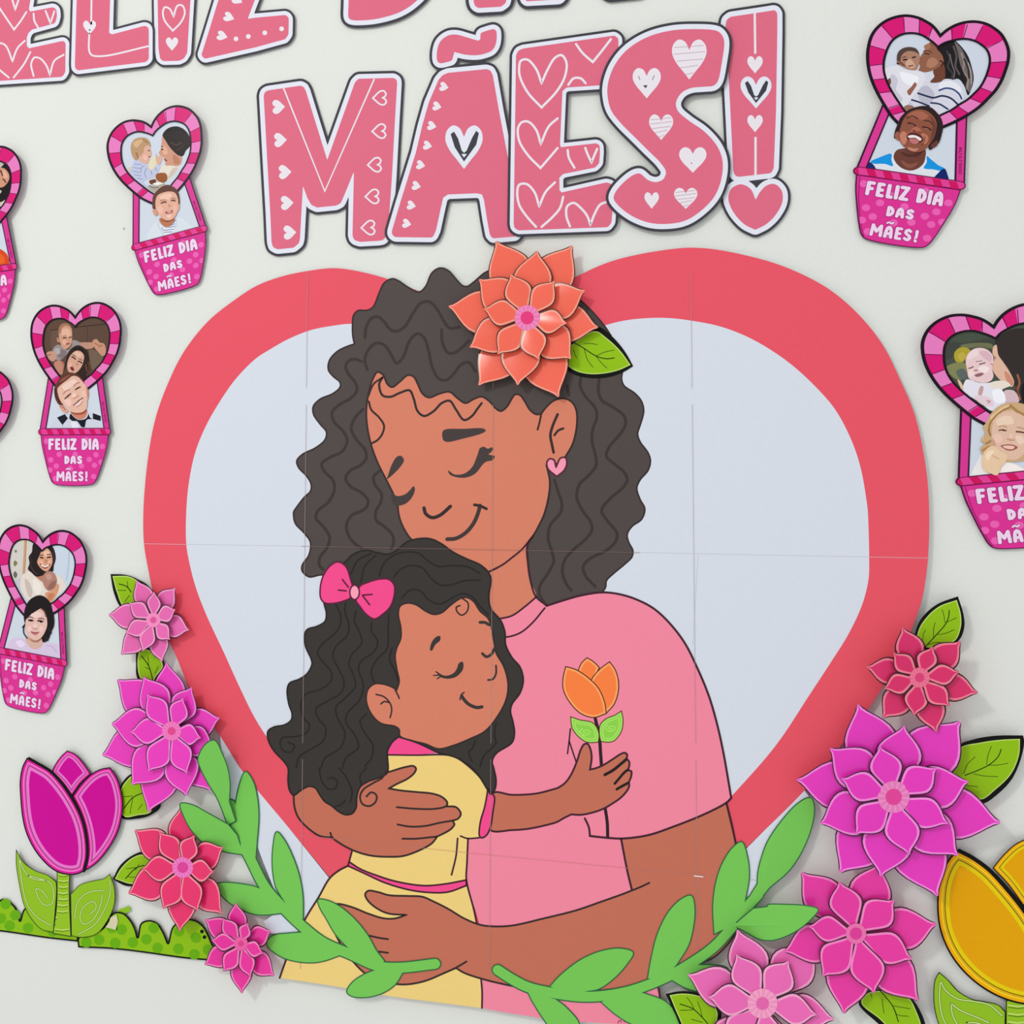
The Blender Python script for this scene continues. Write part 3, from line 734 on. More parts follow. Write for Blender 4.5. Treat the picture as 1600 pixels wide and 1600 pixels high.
# ------------------------------------------------------------------ green garlands printed on the mural
GRN, GLN = (118, 199, 84), (38, 100, 62)
def garland(label, stem, w, leaves):
    pts = smooth(stem, False)
    st = MB(MT)
    st.stroke(pts, w + 3.8, GLN, 20); 
    st.stroke(pts, w, GRN, 22)
    g = st.build('leaf_garland', None, label)
    for s, lift in leaves:
        lp = smooth(s)
        d = MB(MT)
        if lift:
            d.lift = lift
        d.fill(lp, GRN, 21.5); 
        d.stroke(lp, 3.6, GLN, 20.6, closed=True)
        d.build('leaf', g)
    return g
garland('printed garland of green leaves curving under the hugging arms beside the pink tulip side',
        '@0,3 1440,230 1500,430 1575,590 @1,3 60,750 190,895 290,990 420,1090 580,1160 770,1240 900,1248 1120,1224', 15.5, [
    ('@1,3 570,1400 600,1345 680,1290 770,1255c 915,1280c 870,1350 800,1400 700,1430 600,1425', None),
    ('@1,3 390,825 440,828 520,865 620,950 700,1050 750,1140 800,1205c 770,1258c 590,1138c 500,1040 440,940 400,870', None),
    ('@1,3 70,1105 80,1070 120,1045 200,1035 310,1027c 420,1090c 590,1140c 510,1175c 420,1205 330,1215 200,1195 120,1155', None),
    ('@1,3 130,402 175,450 230,560 270,680 290,800 292,945c 240,930c 160,805c 125,740 105,620 110,480', None),
    ('@0,3 1350,730 1400,718 1500,725 1600,745 1655,770c 1720,830c 1765,905c 1660,916 1600,913 1500,880 1400,810', None),
    ('@0,3 1535,25 1580,85 1605,180 1615,300 1605,450 1595,575c 1560,560c 1480,500c 1470,325c 1475,220 1500,100', None),
    ('@0,3 1130,225 1200,232 1300,285 1425,355c 1480,420c 1520,540c 1400,520 1280,470 1200,390 1150,300', ((370, 1328), (282, 1256), 0.0165)),
    ('@0,3 1340,-170 1390,-80 1420,0 1435,100 1430,210c 1470,330c 1425,355c 1360,190 1300,90 1255,0 1240,-60 1290,-150', ((368, 1294), (333, 1158), 0.0230))])
garland('printed garland of green leaves curving under the hugging arms beside the yellow tulip side',
        '@1,3 1510,1262 @2,3 0,1320 100,1370 250,1405 420,1428 560,1425 720,1398 860,1352 1000,1290 1120,1220 1260,1120 1370,1000 1450,890 1540,790', 15.5, [
    ('@2,3 95,1390c 130,1460 200,1570 260,1650 360,1700 420,1610 340,1500 270,1445c', None),
    ('@2,3 240,1365c 300,1300 430,1200 560,1145 680,1130 755,1155 720,1220 640,1310 540,1380 475,1393c 350,1420c', None),
    ('@2,3 850,1315c 870,1200 910,1040 980,900 1060,820 1120,800 1140,880 1130,1000 1100,1110 1030,1225c 950,1320c', None),
    ('@2,3 1265,1035c 1258,850 1280,700 1320,590 1380,500 1435,465 1470,560 1480,680 1455,830c 1400,970c', None),
    ('@2,3 560,1463c 650,1540 750,1600 900,1640 1050,1600 970,1470 815,1405c 650,1400c', None),
    ('@2,3 1000,1325c 1080,1370 1160,1395 1300,1400 1360,1310 1340,1250 1150,1230c 1050,1260c', None),
    ('@2,3 1510,880c 1600,865 @3,3 0,858 100,855 250,865 310,885 270,940 170,1020 50,1070 0,1075 @2,3 1540,1065 1440,1010 1385,985c', ((1150, 1444), (1277, 1421), 0.0215)),
    ('@2,3 1450,860c 1535,725c 1540,650 1565,550 @3,3 0,460 80,340 180,230 245,190 270,190 287,250 270,370 210,520 130,640 10,745c @2,3 1540,830c', None)])
d = MB(MT)
for (a, b) in VS:
    for seg in ((.037, .18), (.2, .62), (.64, .90)):
        d.stroke([(a[0] + (b[0] - a[0]) * t, a[1] + (b[1] - a[1]) * t) for t in seg], 0.55, (176, 150, 148), 19.6, cap=False)
d.stroke([(470, 853.5), (1000, 863.5)], 0.5, (140, 112, 106), 19.6, cap=False)
d.stroke([(470, 1305), (745, 1334), (1080, 1366), (1180, 1375)], 0.5, (205, 140, 132), 19.6, cap=False)
d.stroke([(1084, 1368.6), (1099, 1370.2)], 1.8, (240, 225, 222), 19.8, cap=False)
for a, b, c in (((226, 849.6), (470, 853.4), (196, 190, 198)), ((990, 863.2), (1450, 872.0), (196, 192, 202)), ((1091, 866), (1082, 1010), (192, 198, 210))):
    d.stroke([a, b], 0.6, c, 1.9, cap=False)
d.build('sheet_seams', MT.e)
d = MB(MT)                    # handwriting-like credit at the lower edge
for s in ('662,1597 668,1580 680,1578 682,1592', '700,1590 706,1582 716,1590', '757,1596 762,1586', '790,1596 792,1590'):
    d.stroke('@2,3 ' + s, 1.0, (60, 20, 35), 9.4)
d.build('printed_credit', MT.e)
# ------------------------------------------------------------------ hot-air balloons with photos
DKP, LTP, BLK = (216, 14, 116), (232, 124, 190), (26, 8, 24)
TILT = math.radians(1.2)
B3 = dict(cleft=(117.5, 496.2), bottom=(113.7, 757.0), rimr=(173.5, 673.5), hr=(188.5, 525.0))
REF = Thing.__new__(Thing)                       # reference frame of the upright balloon
REF.M = Matrix.Translation(wall_pt(113.7, 757.0, 0.003)) @ Matrix.Rotation(TILT, 4, 'X'); REF.Mi = REF.M.inverted()
REF.lc = REF.Mi @ CAM; REF.lr = REF.Mi.to_3x3() @ CROT
HO = '470,385c 490,355 520,325 560,302 600,293 640,297 670,310 705,335 730,370 748,410 755,460 752,510 745,560 730,610 710,650 680,702 640,750 600,788 560,820 500,865 455,900c 400,858 345,810 310,765 275,715 245,665 222,615 205,560 196,500 200,430 215,390 235,360 260,337 290,320 320,311 345,310 375,315 400,325 425,338 445,355'
HI = '470,440c 490,418 520,400 550,387 580,382 610,386 630,395 655,412 670,430 682,460 686,490 684,530 680,560 668,605 650,640 628,675 600,705 575,735 540,765 500,800 453,838c 400,785 370,748 340,710 312,670 290,630 275,590 268,545 270,500 276,465 285,440 302,417 325,400 350,392 375,390 400,395 420,405 445,420'
ho, hi = smooth('@0,1 ' + HO), smooth('@0,1 ' + HI)
BND = [((510, 345), (520, 400)), ((567, 312), (562, 385)), ((628, 310), (610, 385)), ((710, 370), (660, 415)), ((748, 465), (685, 480)), ((748, 550), (683, 547)),
       ((720, 622), (665, 607)), ((688, 680), (632, 665)), ((643, 740), (592, 712)), ((606, 777), (566, 744)),
       None,
       ((348, 800), (392, 775)), ((325, 772), (366, 746)), ((275, 705), (325, 688)), ((240, 645), (292, 628)), ((212, 580), (272, 560)), ((200, 480), (268, 492)), ((235, 378), (286, 432)),
       ((312, 325), (328, 400)), ((375, 318), (385, 390)), ((432, 352), (425, 405))]
def q4(p): return (p[0] / 4, 400 + p[1] / 4)
def near(lp, p): return min(range(len(lp)), key=lambda i: jn(lp[i], p))
def arc(lp, i, j):
    out = [lp[i]]
    while i != j:
        i = (i + 1) % len(lp); out.append(lp[i])
    return out
d = MB(REF)
d.fill([offset(ho, 0.9)[0], hi], LTP, 14, 'photo', 0.0004, BLK)
segs = [(0, 1), (2, 3), (4, 5), (6, 7), (8, 9), (11, 12), (13, 14), (15, 16), (17, 18), (19, 20)]
for a, b in segs:
    (o1, i1), (o2, i2) = BND[a], BND[b]
    o_ = arc(ho, near(ho, q4(o1)), near(ho, q4(o2))); i_ = arc(hi, near(hi, q4(i1)), near(hi, q4(i2)))
    d.fill(o_ + i_[::-1], DKP, 14.7, 'photo')
for b in BND:
    if b: d.stroke([q4(b[0]), q4(b[1])], 0.9, (96, 4, 66), 15.4, 'photo', cap=False)
d.stroke(ho, 3.4, BLK, 16, 'photo', closed=True); d.stroke(hi, 2.4, BLK, 16, 'photo', closed=True)
def mesh_of(d, name):
    me = bpy.data.meshes.new(name); me.from_pydata(d.v, [], d.f)
    for m in d.mats: me.materials.append(m)
    me.polygons.foreach_set('material_index', d.mi); me.update(); return me
ME_FRAME = mesh_of(d, 'heart_frame')
d = MB(REF)
d.fill(smooth('@0,1 470,400c 600,300 740,400 720,600 600,745 455,880c 310,745 215,600 225,420 330,330', True), (206, 214, 226), 0, 'photo', 0.0004)
ME_BACK = mesh_of(d, 'heart_photo')
ROPES = []
for s in ('302,760c 334,790c 285,1085c 250,1085c', '606,785c 640,752c 686,1082c 650,1082c'):
    d = MB(REF); lp = smooth('@0,1 ' + s); d.fill(offset(lp, .7), (60, 6, 48), 8, 'photo', 0.0004); d.fill(offset(lp, -.9), (216, 54, 146), 9, 'photo')
    ROPES.append(mesh_of(d, 'rope'))
d = MB(REF); d.fill('@0,1 318,770c 622,770c 662,1090c 272,1090c', (207, 215, 226), -0.5, 'photo', 0.0003); ME_CARD = mesh_of(d, 'portrait_card')
# tiny printed handle along the right rope
GL = {'F': ['0,1 0,0 .8,0', '0,.5 .62,.5'], 'E': ['.8,0 0,0 0,1 .8,1', '0,.5 .65,.5'], 'L': ['0,0 0,1 .8,1'], 'I': ['0,0 0,1'], 'Z': ['0,0 .9,0 0,1 .9,1'],
      'D': ['0,0 0,1 .4,.97 .8,.75 .9,.5 .8,.25 .4,.03 0,0'], 'A': ['0,1 .1,.4 .25,.1 .5,0 .75,.1 .9,.4 1,1', '.08,.66 .92,.66'],
      'S': ['.85,.12 .5,0 .1,.1 .05,.32 .3,.46 .7,.56 .9,.75 .75,.95 .4,1 0,.88'], 'M': ['0,1 .06,0 .5,.62 .94,0 1,1'], '!': ['0,0 .0,.62', '0,.98 0,1'],
      'T': ['0,0 .9,0', '.45,0 .45,1'], 'R': ['0,1 0,0 .7,.05 .8,.3 .65,.5 0,.52', '.4,.52 .9,1'], 'N': ['0,1 0,0 .9,1 .9,0'], 'O': ['.5,0 .1,.2 0,.5 .1,.8 .5,1 .9,.8 1,.5 .9,.2 .5,0'],
      '@': ['.7,.65 .4,.65 .35,.4 .7,.35 .72,.7 1,.6 .95,.2 .5,0 .1,.2 0,.6 .3,.95 .7,1']}
def glyph(ch, x0, x1, y0, y1):
    res = []
    for s in GL[ch]:
        res.append([(x0 + float(a.split(',')[0]) * (x1 - x0), y0 + float(a.split(',')[1]) * (y1 - y0)) for a in s.split()])
    return res
d = MB(REF)
A0, A1 = (160.2, 628.0), (165.6, 661.0)
ax = ((A1[0] - A0[0]) / 33.4, (A1[1] - A0[1]) / 33.4); ay = (-ax[1], ax[0])
for k, ch in enumerate('@ALFALETRANDO'):
    for st in glyph(ch, k * 2.56, k * 2.56 + 1.7, -1.5, 1.5):
        d.stroke([(A0[0] + ax[0] * a - ay[0] * -b, A0[1] + ax[1] * a + ay[1] * b) for a, b in st], 0.5, (110, 6, 70), 10, 'photo', cap=False)
ME_TINY = mesh_of(d, 'printed_handle')
BK = smooth('@0,1 255,1118c 262,1180 272,1230 305,1360 325,1412 345,1427 575,1427 595,1410 640,1290 668,1190 677,1118c')
d = MB(REF); d.fill(offset(BK, .5), (92, 8, 70), 4, 'photo', 0.0005); d.fill(offset(BK, -.6), (220, 48, 146), 5, 'photo')
d.stroke('@0,1 268,1125 280,1225 312,1360 332,1418', .7, (120, 10, 84), 6, 'photo')
ME_BASKET = mesh_of(d, 'basket')
d = MB(REF)
for x, y in ((290, 1158), (600, 1242), (318, 1274), (370, 1240), (352, 1313), (312, 1338), (510, 1312), (558, 1272), (590, 1308), (640, 1190), (632, 1288), (585, 1378), (440, 1328), (405, 1195), (540, 1150), (470, 1240), (420, 1390), (345, 1390)):
    c_ = clip_convex([(x / 4 + 4.3 * math.cos(a), 400 + y / 4 + 4.3 * math.sin(a)) for a in np.arange(0, 6.28, .37)], offset(BK, -1.2)[0])
    if c_: d.fill(c_, (236, 96, 178), 6.4, 'photo')
ME_DOTS = mesh_of(d, 'polka_dots')
d = MB(REF)
TXT = [('F', 77.6, 83.6, 687, 701), ('E', 88.2, 93.6, 687, 701), ('L', 98.6, 102.6, 687, 701), ('I', 106.8, 106.8, 687, 701), ('Z', 111.6, 118.4, 687, 701), ('D', 129.6, 136, 687, 701), ('I', 140.6, 140.6, 687, 701), ('A', 145.8, 152.6, 687, 701),
       ('D', 102.4, 107.4, 713.6, 723.4), ('A', 111.6, 117.2, 713.6, 723.4), ('S', 122, 127.4, 713.6, 723.4),
       ('M', 89.8, 99.2, 738, 750.4), ('A', 103.8, 109.8, 738, 750.4), ('E', 115, 120, 738, 750.4), ('S', 123.8, 129.4, 738, 750.4), ('!', 135, 135, 738, 750.4)]
for sw, col, lv in ((5.4, (132, 16, 96), 7), (4.2, (240, 212, 236), 8)):
    for ch, x0, x1, y0, y1 in TXT:
        d.fill(capsules(glyph(ch, x0, x1, y0, y1), sw * (0.82 if y0 > 705 else 1)), col, lv, 'photo')
    d.stroke([(103.6, 733.4), (105.6, 732), (107.8, 733.4), (109.8, 732)], 2.0 if lv == 8 else 3, col, lv, 'photo')
ME_TEXT = mesh_of(d, 'lettering')
d = MB(REF)
rim = [(240 + 20 - 20 * math.cos(a), 1099 - 20 * math.sin(a)) for a in np.linspace(-math.pi / 2, math.pi / 2, 9)] + [(672 + 20 * math.sin(a), 1096 - 20 * math.cos(a)) for a in np.linspace(0, math.pi, 9)]
rim = [q4(p) for p in rim]
d.fill(offset(rim, .6), (104, 4, 66), 9, 'photo', 0.0006); d.fill(offset(rim, -.7), (226, 62, 148), 10, 'photo')
for k in range(6):
    x = 286 + k * 67
    d.fill([q4((x, 1082)), q4((x + 34, 1082)), q4((x + 50, 1116)), q4((x + 16, 1116))], (206, 8, 92), 10.6, 'photo')
d.fill([q4((244, 1090)), q4((254, 1083)), q4((262, 1116)), q4((248, 1112))], (206, 8, 92), 10.6, 'photo')
ME_RIM = mesh_of(d, 'rim')

def balloon(label, anchors, heart, child_low, child_top, back=None, sc=None):
    """anchors: two (reference px, photo px) pairs"""
    (r1, p1), (r2, p2) = anchors
    a1, a2 = Vector(REF.loc(*r1)), Vector(REF.loc(*r2))
    hh = lambda v: 0.003 + math.sin(TILT) * v.y
    w1, w2 = wall_pt(*p1, hh(a1)), wall_pt(*p2, hh(a2))
    b1, b2 = Vector((w1.x, w1.z)), Vector((w2.x, w2.z))
    s = (b2 - b1).length / (a2 - a1).length
    print('balloon scale %.3f' % s)
    if sc: s = sc
    th = math.atan2(*(b2 - b1).yx) - math.atan2(*(a2 - a1).yx)
    c, si = math.cos(th), math.sin(th)
    m = (a1 + a2) / 2 * s; mb = (b1 + b2) / 2
    o = Vector((mb.x - (c * m.x - si * m.y), mb.y - (si * m.x + c * m.y)))
    M = Matrix.Translation((o.x, -0.003, o.y)) @ Matrix.Rotation(-th, 4, 'Y') @ Matrix.Rotation(TILT, 4, 'X') @ Matrix.Scale(s, 4)
    T = Thing('photo_balloon', label, 'wall decoration', 'paper photo balloons around the heart', M=M)
    bk = link('heart_photo', ME_BACK, T.e); link('portrait_card', ME_CARD, T.e)
    if heart or back:
        d = MB(T)
        if back:
            u = []
            for x, y in smooth('@0,1 470,400c 600,300 740,400 720,600 600,745 455,880c 310,745 215,600 225,420 330,330'):
                a, b = REF.loc(x, y); u.append((a, b))
            k0 = len(d.v)
            for a, b in u: d.v.append((a, -0.6 * U, b))
            m = d.slot(mat(back, 'photo'))
            for t in tessellate_polygon([[Vector((a, b, 0)) for a, b in u]]): d.f.append(tuple(k0 + i for i in t)); d.mi.append(m)
        art(d, heart, 1.2, 0.55)
        d.build('printed_photo', bk)
    fr = link('heart_frame', ME_FRAME, T.e)
    for r in ROPES: link('rope', r, T.e)
    link('printed_handle', ME_TINY, T.e)
    b = link('basket', ME_BASKET, T.e)
    link('polka_dots', ME_DOTS, b); link('lettering', ME_TEXT, b); link('rim', ME_RIM, b)
    if child_low:
        d = MB(T); art(d, child_low, 0.4, 0.5); d.build('portrait_clothes', T.e)
    if child_top:
        d = MB(T); art(d, child_top, 17, 0.5); d.build('portrait_head', T.e)
    return T
def art(d, items, lv, st):
    """items: (frame, [(colour, path) | (colour, path, stroke width)])"""
    for frame, shapes in items:
        for it in shapes:
            if len(it) == 2: d.fill(frame + ' ' + it[1], it[0], lv, 'photo')
            elif it[2] == 0: d.fill(frame + ' ' + it[1], it[0], lv, 'photo')
            else: d.stroke(frame + ' ' + it[1], it[2], it[0], lv, 'photo')
            lv += st * 0.5

DK = (48, 26, 26)
# upper right
Z1, Z2 = '@z1340,20,240', '@z1340,160,180'
balloon('pink heart balloon with a woman kissing a baby and a laughing child in blue',
    [(B3['cleft'], (1468, 56)), (B3['bottom'], (1395, 380))],
    [(Z1, [((26, 22, 24), '760,260 900,240 1000,280 1080,350 1150,450 1190,570 1210,680 1190,780 1150,860 1110,760 1050,690 960,705 900,690 880,560 850,450 800,350'),
      ((112, 100, 98), '1010,300 1080,370 1130,470 1185,590 1200,700 1165,830 1125,760 1140,690 1090,600 1060,500 1040,400'),
      ((60, 54, 56), '930,400 960,480 940,560 990,640 970,700', 3), ((150, 138, 134), '1080,420 1110,520 1100,600 1150,690 1140,790', 2.4), ((88, 80, 80), '1000,350 1030,450 1020,560 1060,640', 3),
      ((42, 36, 38), '1110,480 1150,580 1160,680', 2.6), ((170, 158, 152), '1150,520 1180,620 1185,740', 1.8), ((120, 112, 112), '960,430 985,540 1010,620 1000,680', 1.6), ((36, 30, 32), '1070,560 1110,660 1120,740', 2.6),
      ((112, 64, 46), '790,590 890,530 905,690 850,722 755,720 790,660'),
      ((146, 94, 72), '780,290 725,340 692,400 655,455 635,510 650,560 635,600 700,618 780,600 850,560 895,520 880,440 830,380 810,320'),
      ((176, 122, 98), '740,480 800,470 840,520 780,570 720,560'), ((110, 62, 46), '690,400 740,395 770,415', 2.2), ((60, 32, 26), '700,425 745,430', 1.8), ((168, 112, 90), '690,350 740,320 760,360 720,390'),
      ((66, 40, 32), '860,500 890,520 870,550', 2.2),
      ((214, 213, 226), '680,640 770,620 800,660 755,722 840,735 910,690 1000,700 1080,740 1112,830 1110,890 1000,985 900,1060 700,1060 560,950 545,880 640,800'),
      ((232, 232, 240), '850,740 960,710 1060,760 1080,830 960,780 860,800'), ((188, 186, 202), '640,800 720,760 800,850 740,960 640,900'),
      ((52, 68, 120), '850,808 920,785 1000,800 1060,850 1082,895', 2.6), ((34, 40, 78), '630,838 720,868 790,885 880,865 970,890 1045,955', 2.8), ((34, 40, 78), '560,905 640,930 745,972', 2.6), ((40, 50, 92), '765,938 850,950 940,1003', 2.6),
      ((224, 222, 230), '275,590 330,560 420,550 500,590 600,600 680,620 712,680 680,750 600,850 560,900 490,1000 440,950 380,860 320,750 290,680'),
      ((200, 198, 210), '360,640 420,700 400,800 470,900 440,930 370,830 330,730'), ((240, 240, 246), '440,620 560,640 640,680 580,760 480,720'),
      ((150, 96, 78), '515,820 560,770 600,722 617,742 580,810 540,862'), ((112, 70, 56), '310,700 340,680 345,740 325,760'),
      ((172, 126, 104), '412,530 415,440 440,390 500,360 580,365 630,400 648,450 640,530 610,592 560,598 500,575 440,545'),
      ((80, 62, 56), '412,500 418,420 460,375 540,356 612,375 642,430 600,408 520,400 462,440 440,510'),
      ((206, 164, 140), '540,480 570,500 600,560 560,580 510,560 500,520'), ((120, 78, 64), '430,500 470,520 500,560 450,540'),
      ((40, 24, 22), '478,490 512,486', 2.4), ((40, 24, 22), '572,466 602,460', 2.2), ((120, 52, 48), '532,556 578,548', 1.8), ((100, 66, 56), '470,465 505,455', 1.4), ((64, 40, 36), '415,525 430,530', 2.6),
      ((150, 108, 90), '480,985 520,960 580,975 590,1010 520,1040')])],
    [(Z2, [((222, 226, 234), '150,850 300,770 480,708 560,700 900,730 1000,760 1100,850 1205,920 1258,1000 1262,1085 1050,1075 600,990 250,940 130,915'),
      ((14, 146, 222), '180,825 300,765 470,715 470,800 492,885 380,855 220,850'), ((14, 146, 222), '960,745 1020,790 1120,870 1208,920 1150,947 1050,930 918,912 960,830'),
      ((8, 36, 108), '175,830 215,860 252,925 130,910 145,860'), ((6, 30, 104), '1210,920 1252,1010 1262,1082 1055,1062 1120,980 1160,940'),
      ((108, 60, 50), '550,660 500,740 510,800 570,880 650,930 750,946 850,910 920,840 942,760 940,660 800,640'), ((136, 82, 66), '600,800 720,860 840,830 760,910 660,890'), ((84, 44, 38), '600,690 750,720 900,680 860,740 740,760 640,740')])],
    [(Z2, [((44, 26, 28), '510,500 518,400 560,290 590,215 700,110 820,62 930,48 1020,70 1110,150 1165,230 1188,330 1172,430 1130,560 1060,625 1000,660 975,600 900,300 700,200 620,320 575,420 560,470'),
      ((156, 90, 74), '518,440 560,400 585,470 575,530 530,505'), ((104, 54, 48), '1050,560 1108,530 1110,590 1050,632 1008,612'),
      ((142, 82, 62), '578,430 600,330 640,230 720,140 840,98 960,118 1050,190 1096,280 1092,380 1062,480 1000,580 930,660 840,692 740,682 650,622 590,540'),
      ((168, 100, 78), '690,200 780,130 900,130 980,190 930,240 800,220'), ((112, 62, 50), '1000,180 1080,280 1085,400 1040,500 1000,560 1030,400 1040,280'),
      ((196, 126, 100), '590,440 640,400 690,450 672,560 640,590 600,530'), ((186, 116, 90), '890,430 960,450 985,500 940,580 895,560'), ((176, 106, 84), '740,390 800,335 870,370 885,410 800,395'),
      ((196, 132, 108), '690,620 780,640 850,640 800,680 720,660'),
      ((70, 30, 28), '700,285 760,298 805,325', 2.4), ((70, 30, 28), '905,340 970,352 1015,380', 2.4), ((92, 50, 42), '685,215 760,190 835,225', 2.2), ((92, 50, 42), '925,250 1000,262 1045,305', 2.2), ((160, 120, 120), '735,305 775,318', 1.0), ((160, 120, 120), '935,358 985,372', 1.0),
      ((112, 58, 46), '770,385 800,398', 1.6), ((112, 58, 46), '850,408 870,412', 1.4),
      ((84, 28, 34), '682,470 735,425 830,432 900,480 912,530 870,558 800,570 730,548 695,512'), ((194, 112, 112), '712,512 800,505 855,545 800,580 740,560'), ((238, 228, 222), '695,470 760,452 840,472 890,512 872,535 800,492 712,492'),
      ((190, 110, 90), '670,470 700,420 760,400', 1.4), ((120, 70, 56), '930,480 925,540 890,590', 1.4)])])

# right edge
Z1, Z2 = '@z1440,480,160', '@z1480,600,120'
balloon('pink heart balloon with a laughing baby held to a cheek and a smiling fair-haired child',
    [(B3['cleft'], (1551, 511)), (B3['bottom'], (1604, 853))],
    [(Z1, [((62, 68, 60), '330,600 500,540 650,560 1100,500 1150,600 900,640 700,620 520,760 400,820 320,800'),
      ((110, 112, 78), '600,600 800,560 1100,580 1120,640 900,620 700,640'), ((176, 160, 48), '510,720 600,630 720,640 770,700 700,800 600,880 530,840'), ((190, 172, 70), '560,760 640,700 690,760 620,840'),
      ((130, 132, 84), '360,960 520,870 680,880 700,1100 560,1130 440,1050'), ((92, 102, 96), '540,1000 650,960 720,1060 700,1120 600,1120'),
      ((50, 42, 40), '1150,520 1300,400 1500,330 1750,400 1850,900 1750,1500 1500,1560 1450,1200 1330,950 1230,780 1160,650'),
      ((50, 44, 44), '1440,1050 1560,1000 1750,1000 1750,1560 1520,1560 1520,1400'),
      ((150, 92, 64), '1500,1060 1530,1180 1500,1300 1540,1440', 3.4), ((112, 66, 46), '1470,1250 1510,1350 1500,1450', 2.6), ((20, 24, 30), '1580,1200 1700,1150 1750,1500 1600,1500'),
      ((226, 182, 158), '1120,620 1165,585 1200,750 1270,850 1370,1000 1445,1180 1410,1245 1250,1155 1150,1050 1098,950 1108,870 1138,820 1108,720'),
      ((206, 142, 112), '1300,1000 1380,1060 1435,1200 1400,1230 1320,1130'), ((150, 104, 84), '1120,760 1160,800', 1.6),
      ((230, 226, 236), '640,1270 700,1130 780,1140 900,1180 1050,1180 1300,1150 1390,1220 1250,1300 1310,1480 1420,1560 1100,1620 950,1520 800,1420 650,1340'),
      ((216, 186, 192), '1290,1310 1450,1310 1520,1480 1330,1520'), ((236, 222, 208), '1060,1190 1290,1150 1380,1215 1260,1270 1100,1260'), ((244, 244, 250), '1110,1300 1250,1290 1310,1470 1160,1490'),
      ((198, 158, 156), '885,1360 930,1225 965,1240 925,1390'), ((232, 206, 214), '820,1400 960,1380 1100,1450 1120,1540 960,1530'), ((224, 190, 160), '560,1130 600,1150 650,1250 640,1310 590,1220'),
      ((234, 202, 204), '688,850 710,750 800,660 900,633 1020,660 1110,750 1122,850 1100,950 1122,1080 1080,1150 960,1182 830,1152 740,1112 710,980'),
      ((220, 180, 190), '900,700 1020,690 1100,780 1080,850 980,800'), ((240, 216, 218), '760,700 860,660 900,720 800,800 720,820'), ((246, 226, 224), '880,960 980,910 1060,960 1000,1030'), ((244, 214, 210), '730,1000 800,970 830,1040 760,1090'),
      ((120, 84, 84), '738,955 770,948 805,930', 1.8), ((120, 84, 84), '905,892 950,880 990,868', 1.8), ((150, 116, 112), '850,850 900,845 940,838', 1.2), ((168, 112, 116), '825,990 870,985', 2.0),
      ((148, 98, 104), '825,1065 900,1030 975,1035 920,1078 850,1086'), ((214, 150, 148), '1080,880 1110,900', 2.0), ((190, 150, 150), '1020,1460 1070,1470 1040,1500', 1.6)])],
    [('@3,1', [((238, 232, 230), '1260,1420 1300,1300 1350,1230 1420,1340 1480,1280 1600,1330 1800,1300 1850,1420c 1300,1440'), ((250, 240, 236), '1480,1290 1600,1340 1560,1390 1440,1380')])],
    [(Z2, [((206, 170, 126), '800,820 880,660 1000,520 1150,425 1350,388 1550,405 1700,480 1850,700 1880,1300 1700,1560 1000,1600 740,1480 690,1340 780,1250 700,1190 790,1020 740,900'),
      ((228, 196, 150), '900,700 1000,600 1150,480 1300,430 1200,560 1050,680 960,800'), ((168, 122, 76), '870,960 890,830 1020,660 1180,540 1300,490', 3.0), ((172, 128, 84), '1320,450 1450,560 1600,640 1750,680', 4.2), ((232, 202, 152), '1350,560 1480,650 1650,720', 2.2),
      ((226, 188, 164), '925,1000 960,800 1050,650 1250,565 1450,600 1600,680 1720,900 1720,1200 1600,1450 1450,1570 1250,1570 1050,1450 950,1250'),
      ((238, 208, 184), '1020,760 1180,660 1350,690 1380,820 1200,850 1050,860'), ((238, 196, 178), '980,1050 1120,1060 1150,1180 1040,1230 970,1170'), ((240, 206, 188), '1420,1080 1560,1090 1600,1220 1500,1260'), ((210, 160, 134), '930,1130 990,1180 1010,1300 960,1280'),
      ((122, 84, 66), '1080,968 1150,952 1230,972', 2.2), ((96, 56, 46), '1440,992 1530,1000 1610,1018', 2.4), ((80, 50, 44), '1160,965 1190,970', 2.2), ((188, 146, 116), '1080,890 1160,870 1240,900', 1.6), ((188, 146, 116), '1460,900 1560,920 1620,960', 1.6),
      ((206, 150, 124), '1255,1150 1320,1170 1395,1165', 2.0), ((236, 200, 178), '1290,1040 1340,1030 1380,1110 1300,1130'),
      ((164, 88, 78), '1110,1290 1250,1258 1380,1270 1470,1320 1380,1378 1250,1382 1170,1335'), ((242, 196, 180), '1155,1300 1280,1280 1410,1312 1380,1350 1250,1352'),
      ((160, 112, 68), '900,1070 860,960', 2.6), ((170, 122, 78), '810,1240 900,1190', 2.8), ((180, 134, 86), '740,1380 870,1310', 3.2), ((222, 186, 140), '760,1100 740,1180', 2.2),
      ((234, 200, 164), '730,1640 755,1450 850,1330 980,1290 1100,1390 1260,1490 1230,1600 1130,1720 1040,1900 900,1860 760,1780'), ((214, 170, 130), '870,1460 960,1500 1080,1560', 1.8), ((246, 220, 188), '800,1480 900,1380 980,1400 900,1520 840,1600')])], back=(70, 80, 66))

